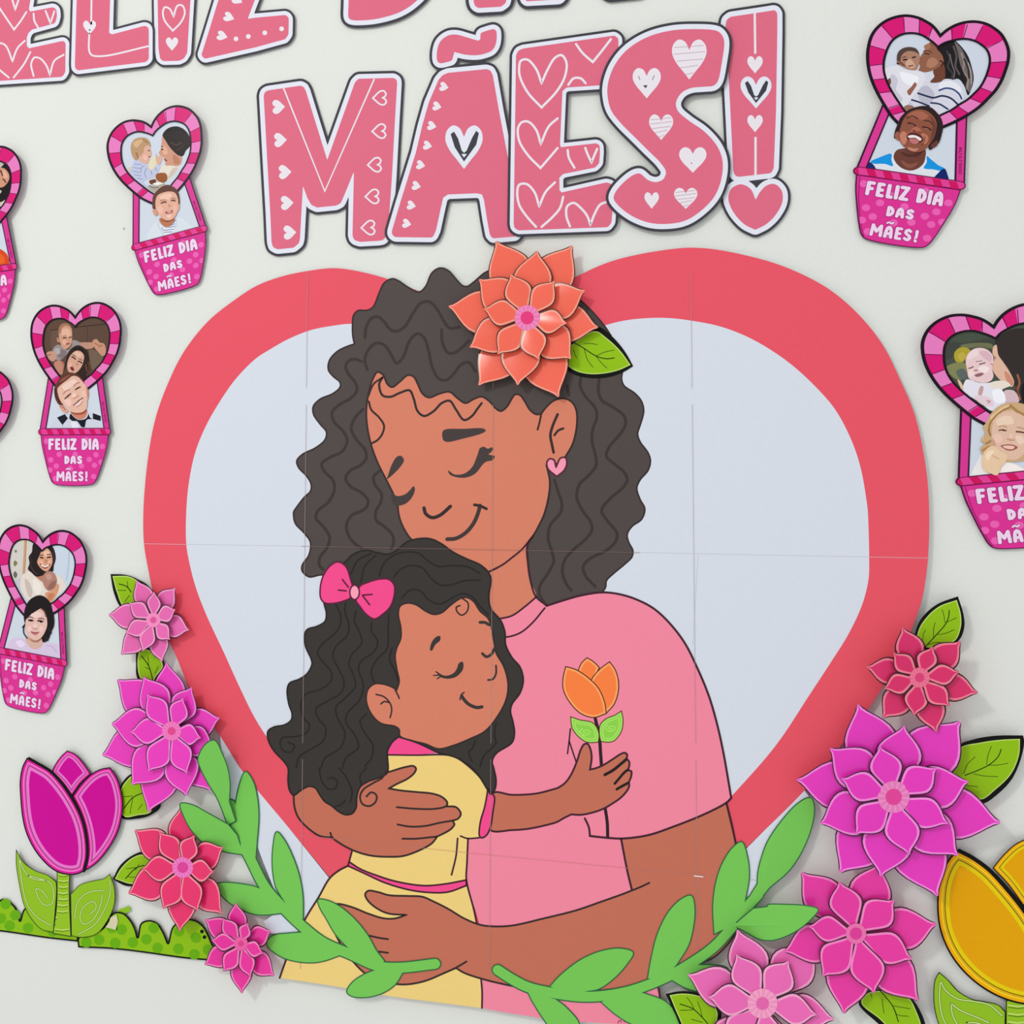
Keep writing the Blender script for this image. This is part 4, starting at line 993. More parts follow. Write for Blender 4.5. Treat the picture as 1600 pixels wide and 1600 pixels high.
# upper left
Z1, Z2 = '@z160,150,170', '@z200,280,130'
balloon('pink heart balloon with a woman facing a toddler in stripes and a boy in white',
    [(B3['cleft'], (236.2, 198.8)), (B3['bottom'], (275.5, 453.5))],
    [(Z1, [((226, 216, 182), '690,960 760,870 800,990 860,1050 760,1110 670,1060'), ((222, 200, 170), '360,1080 440,1040 450,1120 400,1130'),
      ((228, 218, 204), '850,1030 950,1020 1050,1010 1125,1030 1090,1110 1000,1210 910,1240 845,1160 825,1090'), ((206, 190, 172), '1040,1060 1110,1050 1050,1150 960,1220'),
      ((206, 150, 124), '885,590 868,700 858,780 828,842 880,882 920,960 930,1022 1000,1020 1100,1032 1152,1000 1170,890 1100,860 1000,760 930,660'),
      ((224, 172, 146), '890,720 940,760 960,850 900,860'), ((186, 126, 100), '1040,860 1120,910 1140,990 1060,1000'), ((60, 36, 32), '868,780 892,790', 1.8), ((140, 50, 46), '915,935 945,950', 2.0), ((80, 50, 42), '865,740 895,745', 1.2),
      ((34, 24, 24), '882,580 930,500 1010,455 1110,448 1200,490 1262,560 1295,650 1285,740 1230,800 1180,885 1110,870 1050,820 980,740 930,660 900,615'), ((66, 48, 46), '1010,690 1080,720 1160,690', 3), ((58, 42, 40), '1100,790 1150,770 1200,720', 2.6), ((20, 12, 12), '960,520 1100,480 1200,540', 3),
      ((192, 197, 222), '470,950 600,970 660,1010 700,1100 760,1060 800,1000 855,1030 820,1115 740,1195 650,1225 600,1262 660,1330 560,1300 470,1210 395,1115 440,1020'),
      ((132, 142, 184), '470,1000 580,1010', .9), ((132, 142, 184), '450,1050 570,1070', .9), ((132, 142, 184), '435,1100 560,1125', .9), ((132, 142, 184), '470,1155 570,1175', .9), ((132, 142, 184), '510,1205 600,1225', .9), ((132, 142, 184), '620,1020 560,1070 580,1120', .9), ((132, 142, 184), '650,1060 620,1130 640,1200', .9), ((132, 142, 184), '710,1090 730,1160', .9), ((132, 142, 184), '770,1050 800,1100', .9),
      ((222, 172, 150), '788,840 812,905 850,858 878,905 845,1005 800,990'),
      ((222, 172, 152), '590,760 690,725 712,800 722,850 695,910 662,992 600,985 535,940 545,860 590,830'), ((236, 186, 172), '600,880 650,870 660,930 610,940'), ((200, 146, 122), '545,850 575,840 580,880 555,890'),
      ((188, 148, 108), '415,765 430,690 480,630 560,610 640,618 692,668 708,745 650,722 612,765 600,840 545,860 540,905 490,945 450,905 425,835'), ((212, 176, 134), '450,700 520,650 600,650 560,700 500,760'), ((160, 118, 80), '600,640 670,690', 2.4), ((158, 118, 84), '500,840 520,900', 3),
      ((90, 56, 48), '672,800 692,806', 1.6), ((170, 80, 76), '680,895 700,890', 1.6),
      ((152, 84, 34), '795,1150 930,1138 948,1232 880,1275 788,1215'), ((112, 54, 24), '685,1250 785,1228 775,1282 710,1295'), ((240, 236, 226), '740,1290 860,1270 900,1290 840,1320'), ((176, 166, 154), '660,1330 800,1315 910,1290 860,1390 770,1420'), ((120, 112, 106), '690,1320 760,1350 820,1340', 1.6)])],
    [(Z2, [((216, 222, 230), '380,1180 410,980 550,828 640,900 760,960 880,850 960,735 1100,800 1210,900 1310,1000 700,1140'), ((196, 204, 214), '560,850 620,960 680,1080', 1.6), ((198, 206, 216), '940,760 920,900 860,1030', 1.6),
      ((226, 229, 236), '610,870 700,940 800,920 885,845 905,940 850,1035 720,1065 650,985'),
      ((112, 128, 168), '640,925 680,990', 1.0), ((112, 128, 168), '690,1022 850,1012', 1.1), ((112, 128, 168), '675,985 880,962', 1.1), ((112, 128, 168), '820,890 895,858', 1.1), ((112, 128, 168), '790,928 900,905', 1.1), ((112, 128, 168), '860,850 910,790', 1.1),
      ((186, 116, 84), '600,760 640,860 740,925 820,890 905,760'), ((150, 86, 58), '620,770 740,800 880,770 820,810 720,825')])],
    [(Z2, [((216, 152, 118), '470,600 495,570 550,610 570,690 530,705 485,650'), ((222, 166, 140), '950,500 985,480 985,560 960,620'),
      ((96, 60, 46), '480,570 468,440 480,330 540,240 640,150 760,108 880,150 950,220 985,330 988,470 960,500 930,400 740,260 600,300 560,400 540,560'),
      ((226, 172, 148), '535,560 530,420 570,310 680,255 800,235 900,260 952,350 968,470 960,590 905,720 835,782 740,792 650,742 580,650'),
      ((238, 196, 174), '600,350 720,280 840,290 820,370 680,400'), ((236, 184, 164), '560,540 640,520 680,600 620,680 580,620'), ((236, 180, 160), '880,500 940,500 930,600 880,640'), ((240, 196, 180), '750,680 840,660 820,740 760,750'), ((206, 144, 118), '760,500 800,480 830,520 790,540'),
      ((112, 72, 58), '640,462 690,438 732,440', 2.2), ((112, 72, 58), '835,412 878,402 905,420', 2.2), ((70, 44, 40), '690,445 710,442', 1.8), ((70, 44, 40), '870,408 888,410', 1.8), ((170, 120, 94), '620,420 680,395 740,400', 1.2), ((170, 120, 94), '820,370 880,360 920,380', 1.2),
      ((150, 60, 60), '710,632 780,618 865,596 845,645 785,675 730,660'), ((226, 130, 124), '740,650 790,640 840,625 800,668'), ((240, 220, 212), '740,636 790,624 845,612 800,636')])])

# middle left
Z1, Z2 = '@z40,460,160', '@z50,570,130'
balloon('pink heart balloon with a baby on shoulders and a boy in black and white',
    [(B3['cleft'], B3['cleft']), (B3['bottom'], B3['bottom'])],
    [(Z1, [((104, 78, 64), '420,560 520,545 700,600 700,900 430,900'), ((62, 42, 34), '400,562 510,545', 1.4), ((62, 42, 34), '740,520 900,500 1250,462', 1.6), ((74, 52, 42), '965,510 965,900', 1.0), ((112, 92, 74), '1000,860 1200,960 1180,1080 1050,1180 1000,1000'),
      ((190, 140, 118), '730,720 850,748 960,748 1065,760 1065,825 960,855 860,822 740,800'), ((152, 140, 138), '485,790 560,800 650,870 722,800 745,715 850,750 872,790 760,830 660,920 560,1015 480,1025 405,920'), ((126, 112, 112), '560,860 640,900 580,1000 500,960'), ((176, 166, 166), '450,860 520,840 540,920 470,940'),
      ((198, 144, 118), '1048,725 1110,698 1155,750 1222,768 1255,850 1245,935 1205,965 1140,905 1080,835'), ((160, 104, 82), '1080,760 1150,800 1200,800', 1.4), ((164, 108, 88), '1140,830 1190,790', 1.2),
      ((198, 148, 128), '322,925 380,888 462,910 482,980 445,1045 390,1035 340,985'), ((150, 96, 80), '345,950 400,940', 1.4),
      ((206, 152, 126), '520,690 515,560 540,490 600,458 670,470 716,530 728,640 722,740 692,812 620,856 560,805 540,745 500,742 492,670'), ((224, 176, 150), '560,560 640,530 700,580 690,650 580,650'), ((168, 112, 86), '515,600 528,500 590,450 680,466 712,520 640,486 570,520 545,610'), ((222, 170, 148), '570,720 640,710 620,790 580,770'),
      ((76, 46, 40), '588,682 632,676', 1.8), ((76, 46, 40), '680,674 718,668', 1.6), ((150, 64, 60), '638,776 682,770', 2.0), ((150, 100, 80), '590,655 630,645', 1.1), ((170, 110, 88), '500,690 520,720', 1.6),
      ((46, 28, 26), '595,1195 630,1040 650,940 720,840 820,795 920,840 975,920 995,1050 1015,1180 960,1270 900,1340 800,1260 700,1000'), ((92, 56, 40), '985,1060 1000,1180 960,1260', 2.6), ((110, 68, 46), '940,1100 960,1200', 2), ((22, 14, 14), '760,860 860,850 920,930', 2.4),
      ((192, 132, 112), '445,1070 540,1030 602,1080 592,1190 560,1260 500,1205'), ((168, 106, 88), '560,1050 595,1110 580,1200', 2),
      ((212, 162, 140), '670,1010 720,930 790,880 860,890 912,950 902,1050 872,1130 800,1215 730,1240 670,1205 648,1110'), ((226, 182, 160), '760,900 850,910 880,960 800,980'), ((226, 176, 156), '660,1080 710,1060 720,1130 680,1150'), ((196, 140, 118), '780,1080 810,1060 830,1110 790,1120'),
      ((64, 40, 38), '722,978 752,986 778,1012', 2.0), ((64, 40, 38), '822,1045 850,1050 878,1072', 2.0), ((120, 84, 70), '730,945 785,968', 1.2), ((120, 84, 70), '835,1005 885,1030', 1.2),
      ((104, 30, 34), '695,1140 730,1125 760,1172 742,1200 708,1175'), ((180, 90, 84), '695,1140 728,1128 758,1170', 1.2)])],
    [(Z2, [((206, 209, 223), '360,1230 420,1100 500,1000 640,945 750,930 900,1050 1050,1000 1100,918 1250,950 1335,990 1335,1240'), ((184, 188, 204), '600,1160 580,1230', 1.2), ((228, 228, 236), '760,1090 860,1120 900,1220 780,1220'),
      ((16, 20, 34), '480,1015c 630,948c 692,1030c 585,1158c'), ((16, 20, 34), '1168,928c 1322,985c 1322,1082c 1170,1042c'), ((16, 18, 30), '738,940 800,1000 900,1060 1040,1030 1090,935c 1112,1010 1165,1042c 1050,1060 1010,1202 960,1202 860,1080 780,1082 715,1030c'),
      ((204, 130, 104), '735,890 800,990 920,1055 1030,1000 1062,870 900,870'), ((176, 86, 60), '740,900 900,905 1050,850 1010,940 880,965 780,945')])],
    [(Z2, [((222, 162, 138), '525,790 570,768 620,820 695,905 650,935 560,865'), ((170, 96, 82), '540,800 590,810 640,870', 1.4),
      ((98, 52, 40), '428,560 428,450 480,340 540,240 640,170 740,148 860,180 960,260 1005,355 940,345 880,260 760,260 640,330 560,400 520,450 530,560 570,700 600,765 530,775 458,680'), ((140, 84, 62), '520,330 620,240 740,190 700,230 600,310', 0), ((70, 34, 28), '450,470 470,600 530,720', 2.2),
      ((228, 182, 162), '500,560 490,460 560,380 680,290 780,215 880,232 970,320 1032,400 1085,500 1085,600 1062,700 1052,830 980,905 860,925 760,905 680,855 600,765 540,680'),
      ((240, 204, 190), '580,420 700,330 820,280 860,340 760,420 640,500'), ((240, 198, 184), '620,680 720,660 760,740 700,800 640,750'), ((238, 190, 174), '940,520 1030,500 1040,600 980,620'), ((206, 138, 112), '1040,420 1085,520 1070,650 1050,560'), ((210, 150, 126), '800,650 860,620 895,590', 2.2), ((240, 204, 190), '760,590 820,540 850,590 810,630'),
      ((104, 68, 58), '635,650 690,602 742,556', 2.2), ((104, 68, 58), '835,478 880,445 925,428', 2.2), ((60, 40, 38), '680,612 708,588', 2.2), ((60, 40, 38), '872,455 895,442', 2.0), ((176, 126, 104), '600,560 660,500 720,480', 1.4), ((176, 126, 104), '800,410 850,360 910,340', 1.4),
      ((238, 206, 198), '820,770 890,720 970,650 960,720 900,780 850,800'), ((108, 50, 50), '795,778 850,738 900,690 975,640', 1.5), ((196, 120, 110), '850,810 920,770 970,700', 1.0)])], back=(92, 68, 55))

# lower left
Z1, Z2 = '@z0,810,150', '@z0,920,120'
balloon('pink heart balloon with a woman cradling a newborn and a dark-haired girl in lilac',
    [(B3['cleft'], (67, 846.3)), (B3['bottom'], (39.5, 1108.5))],
    [(Z1, [((212, 206, 198), '150,400 430,340 560,420 520,900 380,1000 250,1050 150,700'), ((203, 214, 227), '840,440 1000,410 1200,500 1290,700 1240,950 1100,1180 900,900 860,700'), ((186, 196, 214), '1150,560 1140,800 1110,1020', 3), ((206, 156, 120), '425,370 412,640 395,910', 4.2), ((186, 134, 98), '438,370 426,640 408,900', 1.2),
      ((122, 116, 84), '240,540 262,520 285,548 262,580'), ((128, 120, 80), '225,740 250,700 290,745 245,800'), ((110, 106, 92), '220,930 250,880 290,940 255,1000'), ((196, 196, 206), '250,1050 340,1000 420,1180 520,1330 480,1380 330,1200'),
      ((228, 216, 205), '370,960 480,880 600,930 700,1000 800,900 900,930 1000,960 1070,1050 1100,1160 980,1270 880,1370 790,1420 480,1370 340,1150'), ((204, 188, 178), '420,1000 500,1080 540,1250 500,1320 440,1200'), ((238, 228, 218), '560,1000 650,1060 700,1180 620,1280 560,1180'),
      ((186, 122, 96), '590,950 690,870 735,940 725,1060 640,1010'),
      ((32, 22, 24), '555,420 640,395 760,425 865,460 915,560 928,680 895,800 885,880 820,905 700,955 600,970 530,910 465,845 492,750 478,640 530,560'), ((70, 48, 44), '520,800 560,880 620,930', 2), ((60, 42, 42), '880,560 900,680 880,780', 2), ((50, 36, 36), '500,640 530,720 500,800', 2),
      ((216, 160, 130), '690,550 760,488 832,540 868,640 872,740 832,832 780,885 720,865 650,795 618,720 650,640'), ((236, 188, 160), '720,560 800,540 830,610 750,640'), ((236, 178, 150), '650,720 710,700 720,770 670,780'), ((234, 176, 148), '800,700 850,700 840,770 800,770'), ((196, 136, 108), '740,690 790,680 790,740 750,745'),
      ((60, 34, 30), '672,650 715,660', 2.2), ((60, 34, 30), '790,650 845,645', 2.2), ((90, 56, 46), '668,618 720,610', 1.4), ((90, 56, 46), '785,605 845,598', 1.4), ((150, 60, 56), '678,765 750,825 825,770', 2.6), ((248, 236, 228), '695,778 750,806 808,780', 1.9),
      ((178, 128, 112), '705,1000 750,910 830,878 912,930 948,1030 932,1110 882,1185 800,1205 740,1135'), ((198, 150, 134), '760,950 830,920 870,990 800,1030'), ((150, 102, 90), '860,1060 930,1040 900,1150 830,1190 790,1180'),
      ((218, 152, 116), '750,1250 880,1195 955,1090 980,1110 955,1235 900,1340 830,1410 790,1340'), ((196, 126, 90), '800,1270 900,1250 880,1330 820,1370')])],
    [(Z2, [((216, 197, 224), '150,1250 230,1060 480,1030 560,1100 700,1200 900,1120 1020,1118 1250,1190 1300,1410 600,1320'), ((200, 178, 212), '980,1180 1100,1210 1180,1330', 2), ((232, 216, 238), '330,1100 460,1080 520,1180 420,1220'), ((216, 176, 160), '535,1010 590,1180 720,1262 865,1200 890,1010'), ((180, 126, 104), '600,1030 740,1080 880,1020 800,1110 680,1110')])],
    [(Z2, [((24, 16, 18), '498,520 540,350 620,230 750,150 850,138 960,188 1055,310 1095,450 1125,600 1122,770 1065,900 1000,1070 900,1115 865,1000 940,800 900,500 760,480 620,600 560,680 530,740 500,650'),
      ((28, 20, 22), '525,735 490,815 495,930 565,1030', 1.6), ((28, 20, 22), '1050,880 1060,930', 2.2), ((40, 28, 28), '960,1000 995,1080', 1.8), ((28, 20, 22), '520,740 470,805', 2.0), ((40, 28, 28), '1010,820 1060,900', 2.2),
      ((228, 186, 174), '535,660 600,550 740,455 850,402 930,470 972,600 982,760 935,900 862,1012 760,1072 680,1052 590,985 540,865'), ((120, 80, 70), '850,410 920,470 960,580', 2), ((24, 16, 18), '540,640 620,560 740,470 850,400 760,400 620,470 540,560'),
      ((240, 206, 196), '640,540 780,480 880,520 840,590 700,600'), ((240, 200, 192), '560,790 640,780 660,870 590,890'), ((240, 198, 190), '820,800 910,790 890,880 830,900'), ((238, 200, 190), '690,740 760,720 780,800 710,820'),
      ((60, 34, 34), '595,655 640,650 685,665', 2.4), ((60, 34, 34), '790,668 840,665 890,685', 2.4), ((30, 18, 20), '618,640 640,632 664,645 668,672 645,688 622,676'), ((30, 18, 20), '822,662 846,652 872,666 874,696 850,710 826,698'), ((110, 76, 68), '580,600 640,585 690,610', 1.4), ((110, 76, 68), '800,620 870,615 920,640', 1.4),
      ((196, 142, 132), '690,825 740,840 770,825', 1.4), ((192, 104, 108), '640,893 730,920 815,903 745,962 690,950'), ((120, 60, 60), '640,893 730,915 815,903', 1.0), ((234, 188, 180), '690,990 760,985 740,1030')])])

# two balloons cut by the left edge
balloon('pink heart balloon with a dark photo and orange clothes, above the brown-photo balloon',
    [(B3['hr'], (33, 275)), (B3['rimr'], (27.2, 414))],
    [('@z0,210,140', [((190, 186, 176), '-300,480 0,460 100,515 0,610 -150,640 -400,600'), ((18, 10, 12), '100,510 175,600 205,760 195,950 120,1170 0,1330 -250,1250 -400,900 -150,620 0,600'),
      ((208, 148, 118), '-60,620 60,600 150,690 168,780 120,880 40,945 -80,930 -200,800'), ((226, 172, 144), '60,640 120,700 130,780 60,760'), ((96, 50, 40), '5,660 30,690 45,735', 2.2), ((96, 50, 40), '55,800 80,820 100,855', 2.2), ((130, 76, 60), '0,640 30,650', 1.4),
      ((196, 186, 170), '-100,960 0,990 30,1010 0,1060 -120,1100'), ((206, 196, 180), '-80,1240 40,1200 90,1170 40,1280 0,1290')])],
    [('@z0,360,140', [((216, 70, 18), '-500,360 -100,300 0,330 80,380 138,450 155,620 -500,680'), ((232, 96, 30), '0,420 60,460 80,580 0,590')])],
    [('@z0,210,140', [((210, 150, 122), '-420,1560 -400,1300 -250,1250 -100,1330 -80,1560 -150,1750 -330,1760'), ((60, 36, 32), '-430,1450 -400,1270 -240,1200 -90,1290 -70,1440 -200,1330')])], back=(70, 62, 58), sc=1.0)
balloon('pink heart balloon with a greyish photo, mostly beyond the edge, between two other balloons',
    [(B3['hr'], (18.6, 633)), (B3['rimr'], (-15.0, 778))],
    [('@p', [((112, 108, 106), '-100,620 -60,600 -10,620 0,660 -40,720 -90,690'), ((210, 196, 186), '-30,650 -2,640 -6,668 -30,690')])], None, None, back=(150, 148, 146), sc=1.0)
# ------------------------------------------------------------------ leaves behind the paper flowers
LG, LL, LB = (146, 192, 22), (196, 222, 120), (14, 16, 12)
def leaf(label, frame, outer, green, veins, h):
    lo = smooth(frame + ' ' + outer); lg = smooth(frame + ' ' + green)
    cx = sum(p[0] for p in lo) / len(lo); cy = sum(p[1] for p in lo) / len(lo)
    T = Thing('paper_leaf', label, 'leaf', 'paper leaves tucked under the flowers', (cx, cy), h)
    MB(T).fill(lo, LB, 0, 'print', 0.0004).build('black_edge')
    d = MB(T).fill(lg, LL, 1, 'print'); d.fill(offset(lg, -1.5), LG, 2, 'print'); bl = d.build('leaf_blade')
    d = MB(T)
    for k, v in enumerate(veins): d.stroke(frame + ' ' + v, 1.5 if k == 0 else 0.9, (24, 44, 10), 3, 'print')
    d.build('veins', bl)
leaf('green paper leaf beside the coral flower in the mother\'s hair', '@z690,360,310',
     '1010,1120 960,1000 1050,900 1150,830 1262,778 1300,792 1400,880 1480,980 1545,1095c 1450,1150 1330,1185 1200,1190 1080,1165',
     '1020,1090 980,1000 1080,900 1240,812 1330,868 1440,970 1524,1085c 1420,1130 1300,1155 1180,1157 1080,1132',
     ['1040,890 1130,940 1250,1015 1330,1035 1392,1028', '1150,915 1200,912 1258,922', '1245,1012 1320,980 1392,965', '1150,955 1175,1040 1222,1106', '1250,1020 1285,1065 1335,1112', '1060,960 1090,1032'], 0.0052)
leaf('green paper leaf at the upper left of the light pink flower beside the red heart', '@0,2', '690,388c 780,392 850,415 930,470 900,560 780,605 750,590 710,500', '703,400c 800,402 850,425 900,480 850,560 775,592 730,500',
     ['745,450 790,465 820,500', '735,490 790,490', '800,470 795,432', '780,560 810,520'], 0.0022)
leaf('green paper leaf between the light pink and the large magenta flower by the tulip', '@0,2', '860,860 930,840 1000,900 1030,962 985,1045 960,1095 862,1045 850,950', '872,872 920,860 990,910 1018,962 970,1035 950,1082 875,1035',
     ['885,900 930,965 958,1062', '905,970 940,985', '930,965 925,905', '990,965 968,1010'], 0.0024)
leaf('green paper leaf between the magenta tulip and the large magenta flower', '@0,3', '740,150 780,70 830,35 900,60 1005,235 940,295 850,318 765,315 742,250', '755,140 790,80 830,48 900,80 945,270 860,295 775,302',
     ['775,252 830,185 905,150', '770,180 830,175', '830,185 812,285', '862,262 890,225'], 0.0026)
leaf('pale green paper leaf at the left of the red-pink flower above the grass', '@0,3', '705,695c 750,610 830,545 900,525 980,600 920,700 840,737 780,735', '718,693c 760,622 830,560 895,543 960,610 890,690 830,724',
     ['785,690 850,625 900,608', '790,630 850,622', '845,640 870,600', '800,680 860,685'], 0.0024)
leaf('green paper leaf above the crimson flower', '@3,2', '1187,527c 1060,575 970,650 930,720 918,800 985,860 1100,850 1195,800 1227,720 1222,640', '1180,550c 1070,590 990,660 945,730 935,790 990,845 1090,830 1170,802 1205,720 1205,640',
     ['985,840 1050,770 1110,700 1130,650 1132,615', '1110,692 1180,660', '1105,692 1100,650 1088,610', '1060,767 1110,758 1165,735', '1035,785 1035,730 1045,690', '968,802 970,765 985,735', '1000,828 1050,815 1100,818'], 0.0125)
leaf('large green paper leaf at the right of the big purple flower', '@z1240,1090,360', '1140,340 1250,290 1400,265 1593,262c 1602,300 1580,420 1520,560 1430,660 1310,737 1230,700 1100,520', '1150,355 1300,312 1450,292 1572,287c 1565,400 1510,530 1400,640 1300,707 1200,640 1110,520',
     ['1190,540 1280,505 1360,465 1420,410 1442,360', '1345,470 1420,468 1490,455', '1340,465 1350,400 1375,335', '1250,530 1330,545 1420,548', '1180,530 1210,460 1262,410', '1200,610 1280,620'], 0.0110)
leaf('green paper leaf under the magenta flower near the yellow tulip', '@3,3', '565,1465 640,1390 880,1430 942,1500 980,1640 800,1680 680,1590', '583,1465 640,1400 870,1432 922,1510 952,1640 800,1650 690,1562',
     ['700,1390 780,1490 815,1585', '780,1487 890,1505', '785,1500 805,1540 880,1553', '640,1405 650,1437', '712,1440 725,1532'], 0.0100)
leaf('green paper leaf at the left of the pale pink flower on the green garland', '@2,3', '960,1412c 1050,1395 1150,1403 1260,1450 1310,1540 1250,1660 1080,1650 1020,1540', '985,1420c 1060,1410 1150,1420 1240,1460 1285,1540 1240,1640 1092,1640 1040,1550',
     ['1050,1475 1130,1505 1190,1560 1225,1600', '1050,1515 1130,1512', '1140,1515 1120,1470 1092,1432', '1190,1560 1175,1500 1158,1458', '1190,1590 1120,1570'], 0.0120)

# ------------------------------------------------------------------ layered paper flowers
WT = ((0.0, .06), (.12, .22), (.22, .41), (.32, .60), (.41, .78), (.49, .92), (.56, 1.0), (.63, .995), (.70, .91), (.77, .75), (.84, .53), (.90, .32), (.95, .17), (.98, .10), (1.0, .04))
rnd = random.Random(7)
def shade(c, k): return tuple(max(0, min(255, v * k)) for v in c)
def petal(T, c, tip, hw, n0, n1, fill, edge, dark, name='petal'):
    a = Vector(T.loc(c[0], c[1], n0)); b = Vector(T.loc(tip[0], tip[1], n1))
    ax = b - a; L = ax.length; e = ax / L; p = Vector((-e.y, e.x))
    W = L * hw; fill = tuple(min(255, v * 1.045) for v in fill)
    bend = rnd.choice((-1, 1)) * rnd.uniform(.010, .028) * L
    cup = rnd.uniform(.03, .09); tw = rnd.uniform(-.05, .05)
    rows = []
    d = MB(T); mf, me, md = d.slot(mat(fill, 'gloss')), d.slot(mat(edge, 'gloss')), d.slot(mat(dark, 'gloss'))
    for t, wf in WT:
        w = W * wf
        ol, el = min(.0013, w * .34), min(.0034, w * .80)
        lat = bend * max(0, (t - .55) / .45) ** 2
        nb = n0 + (n1 - n0) * t ** 1.5 + 0.0012 * math.sin(math.pi * t)
        row = []
        for x in (-w, -w + ol, -w + el, -w * .42 if w * .42 < w - el else -(w - el) * .5, 0, w * .42 if w * .42 < w - el else (w - el) * .5, w - el, w - ol, w):
            s = x / W
            q = a + e * (L * t) + p * (x + lat)
            nn = nb - cup * W * (abs(s) ** 1.6) + tw * x
            d.v.append((q.x, -nn, q.y)); row.append(len(d.v) - 1)
        rows.append(row)
    for r1, r2 in zip(rows[:-1], rows[1:]):
        for k in range(8):
            d.f.append((r1[k], r1[k + 1], r2[k + 1], r2[k]))
            d.mi.append(md if k in (0, 7) else me if k in (1, 6) else mf)
    o = d.build(name)
    for k in range(len(o.data.polygons)): o.data.polygons[k].use_smooth = True
    return o
def flower(label, frame, centre, layers, r, core, fill, edge, disc, corec, h, petals_hw=(.275, .31, .315), dark=None, stripes=True):
    c = P(frame + ' ' + centre)[0]
    T = Thing('paper_flower', label, 'flower', 'layered paper flowers', (c[0], c[1]), h)
    dark = dark or shade(fill, .28)
    nl = len(layers)
    for k, s in enumerate(layers):
        n0 = 0.0012 + k * 0.0042; n1 = n0 + (0.0060 if k == 0 else 0.0055)
        for j, t in enumerate(P(frame + ' ' + s)):
            petal(T, (c[0], c[1]), (t[0], t[1]), petals_hw[k + 3 - nl if nl == 2 and k > 0 else k], n0 + (j % 2) * .0004 + j * .00005, n1, fill, edge, dark)
    z = (0.0012 + (nl - 1) * 0.0042 + 0.0022) / U
    d = MB(T)
    d.disc(c[0], c[1], r, disc, z, 'gloss', n=28, thick=.0006)
    if stripes:
        for k in range(14):
            a0, a1 = 2 * math.pi * k / 14, 2 * math.pi * (k + .42) / 14
            d.fill([(c[0] + rr * math.cos(a), c[1] + rr * math.sin(a)) for rr, a in ((core, a0), (r * .98, a0), (r * .98, a1), (core, a1))], tuple(min(255, v + 13) for v in disc), z + .8, 'gloss')
    fc = d.build('flower_center')
    MB(T).disc(c[0], c[1], core, corec, z + 1.6, 'gloss', n=24).build('core', fc)
    return T
flower('coral paper flower with three layers of petals in the mother\'s hair', '@z690,360,310', '690,705',
       ['455,80 1045,120 1262,775 935,1345 310,1255 55,625', '760,165 1150,475 1050,1025 600,1245 225,935 300,400', '565,350 905,405 1005,755 775,1040 450,995 340,635'],
       20, 10.3, (234, 100, 78), (246, 160, 138), (232, 122, 178), (230, 52, 122), 0.0060)
flower('light pink paper flower beside the left edge of the red heart', '@0,2', '958,675',
       ['855,425 1090,470 1180,740 1015,935 760,895 680,635', '965,500 1095,608 1058,800 895,870 785,760 808,570'],
       11.3, 5, (222, 98, 168), (242, 156, 200), (240, 134, 188), (226, 82, 156), 0.0058)
flower('large magenta paper flower with three layers beside the magenta tulip', '@z150,1020,270', '700,725',
       ['660,90 1145,610 1060,1265 495,1475 65,965 210,235', '430,230 890,325 1090,885 850,1320 340,1230 145,670', '470,390 810,420 970,780 845,1115 490,1100 320,725'],
       15, 6.3, (226, 54, 180), (244, 138, 216), (236, 112, 184), (228, 66, 140), 0.0072)
flower('red-pink paper flower above the dotted grass', '@0,3', '1142,622',
       ['1135,245 1395,500 1390,905 1130,1020 805,790 845,385', '1000,400 1205,420 1335,655 1232,895 1020,880 890,635'],
       16.3, 8.5, (224, 44, 102), (250, 142, 158), (232, 112, 188), (222, 60, 150), 0.0098)
flower('small magenta-pink paper flower at the end of the dotted grass', '@z300,1380,180', '680,840',
       ['595,270 1095,665 1135,1300 680,1530 180,1140 185,490', '420,490 770,550 985,965 820,1300 440,1230 270,800'],
       10.8, 4.4, (224, 44, 148), (246, 130, 190), (238, 92, 164), (224, 60, 140), 0.0090, stripes=False)
flower('crimson paper flower on the right edge of the red heart', '@3,2', '948,1035',
       ['845,720 1210,815 1310,1135 1060,1375 710,1282 615,965', '780,885 1025,842 1195,1005 1132,1215 908,1272 725,1100'],
       15.8, 7.3, (208, 38, 98), (238, 126, 146), (230, 104, 138), (222, 58, 116), 0.0195)
flower('big purple-magenta paper flower with three layers above the yellow tulip', '@z1240,1090,360', '695,690',
       ['430,55 1140,155 1430,885 990,1380 315,1210 25,555', '755,195 1210,575 1130,1105 620,1245 190,880 250,360', '605,338 985,485 1070,880 795,1092 425,940 332,570'],
       25, 12.8, (222, 50, 180), (244, 136, 218), (230, 124, 186), (228, 62, 150), 0.0168)
flower('magenta paper flower between the big purple flower and the pale pink flower', '@3,3', '550,1035',
       ['205,655 700,600 1055,985 945,1450 460,1530 100,1140', '440,712 785,825 900,1190 670,1405 335,1295 255,985'],
       16, 9.5, (224, 50, 154), (246, 132, 196), (238, 112, 176), (224, 54, 150), 0.0146, stripes=False)
flower('pale pink paper flower on the green garland, cut by the lower edge', '@z1050,1400,250', '905,1075',
       ['670,335 1410,480 1620,1225 1170,1800 400,1670 155,800', '635,590 1175,660 1445,1180 1010,1620 555,1510 365,1020'],
       23.6, 10.2, (228, 100, 174), (246, 164, 204), (240, 150, 190), (232, 100, 172), 0.0126)

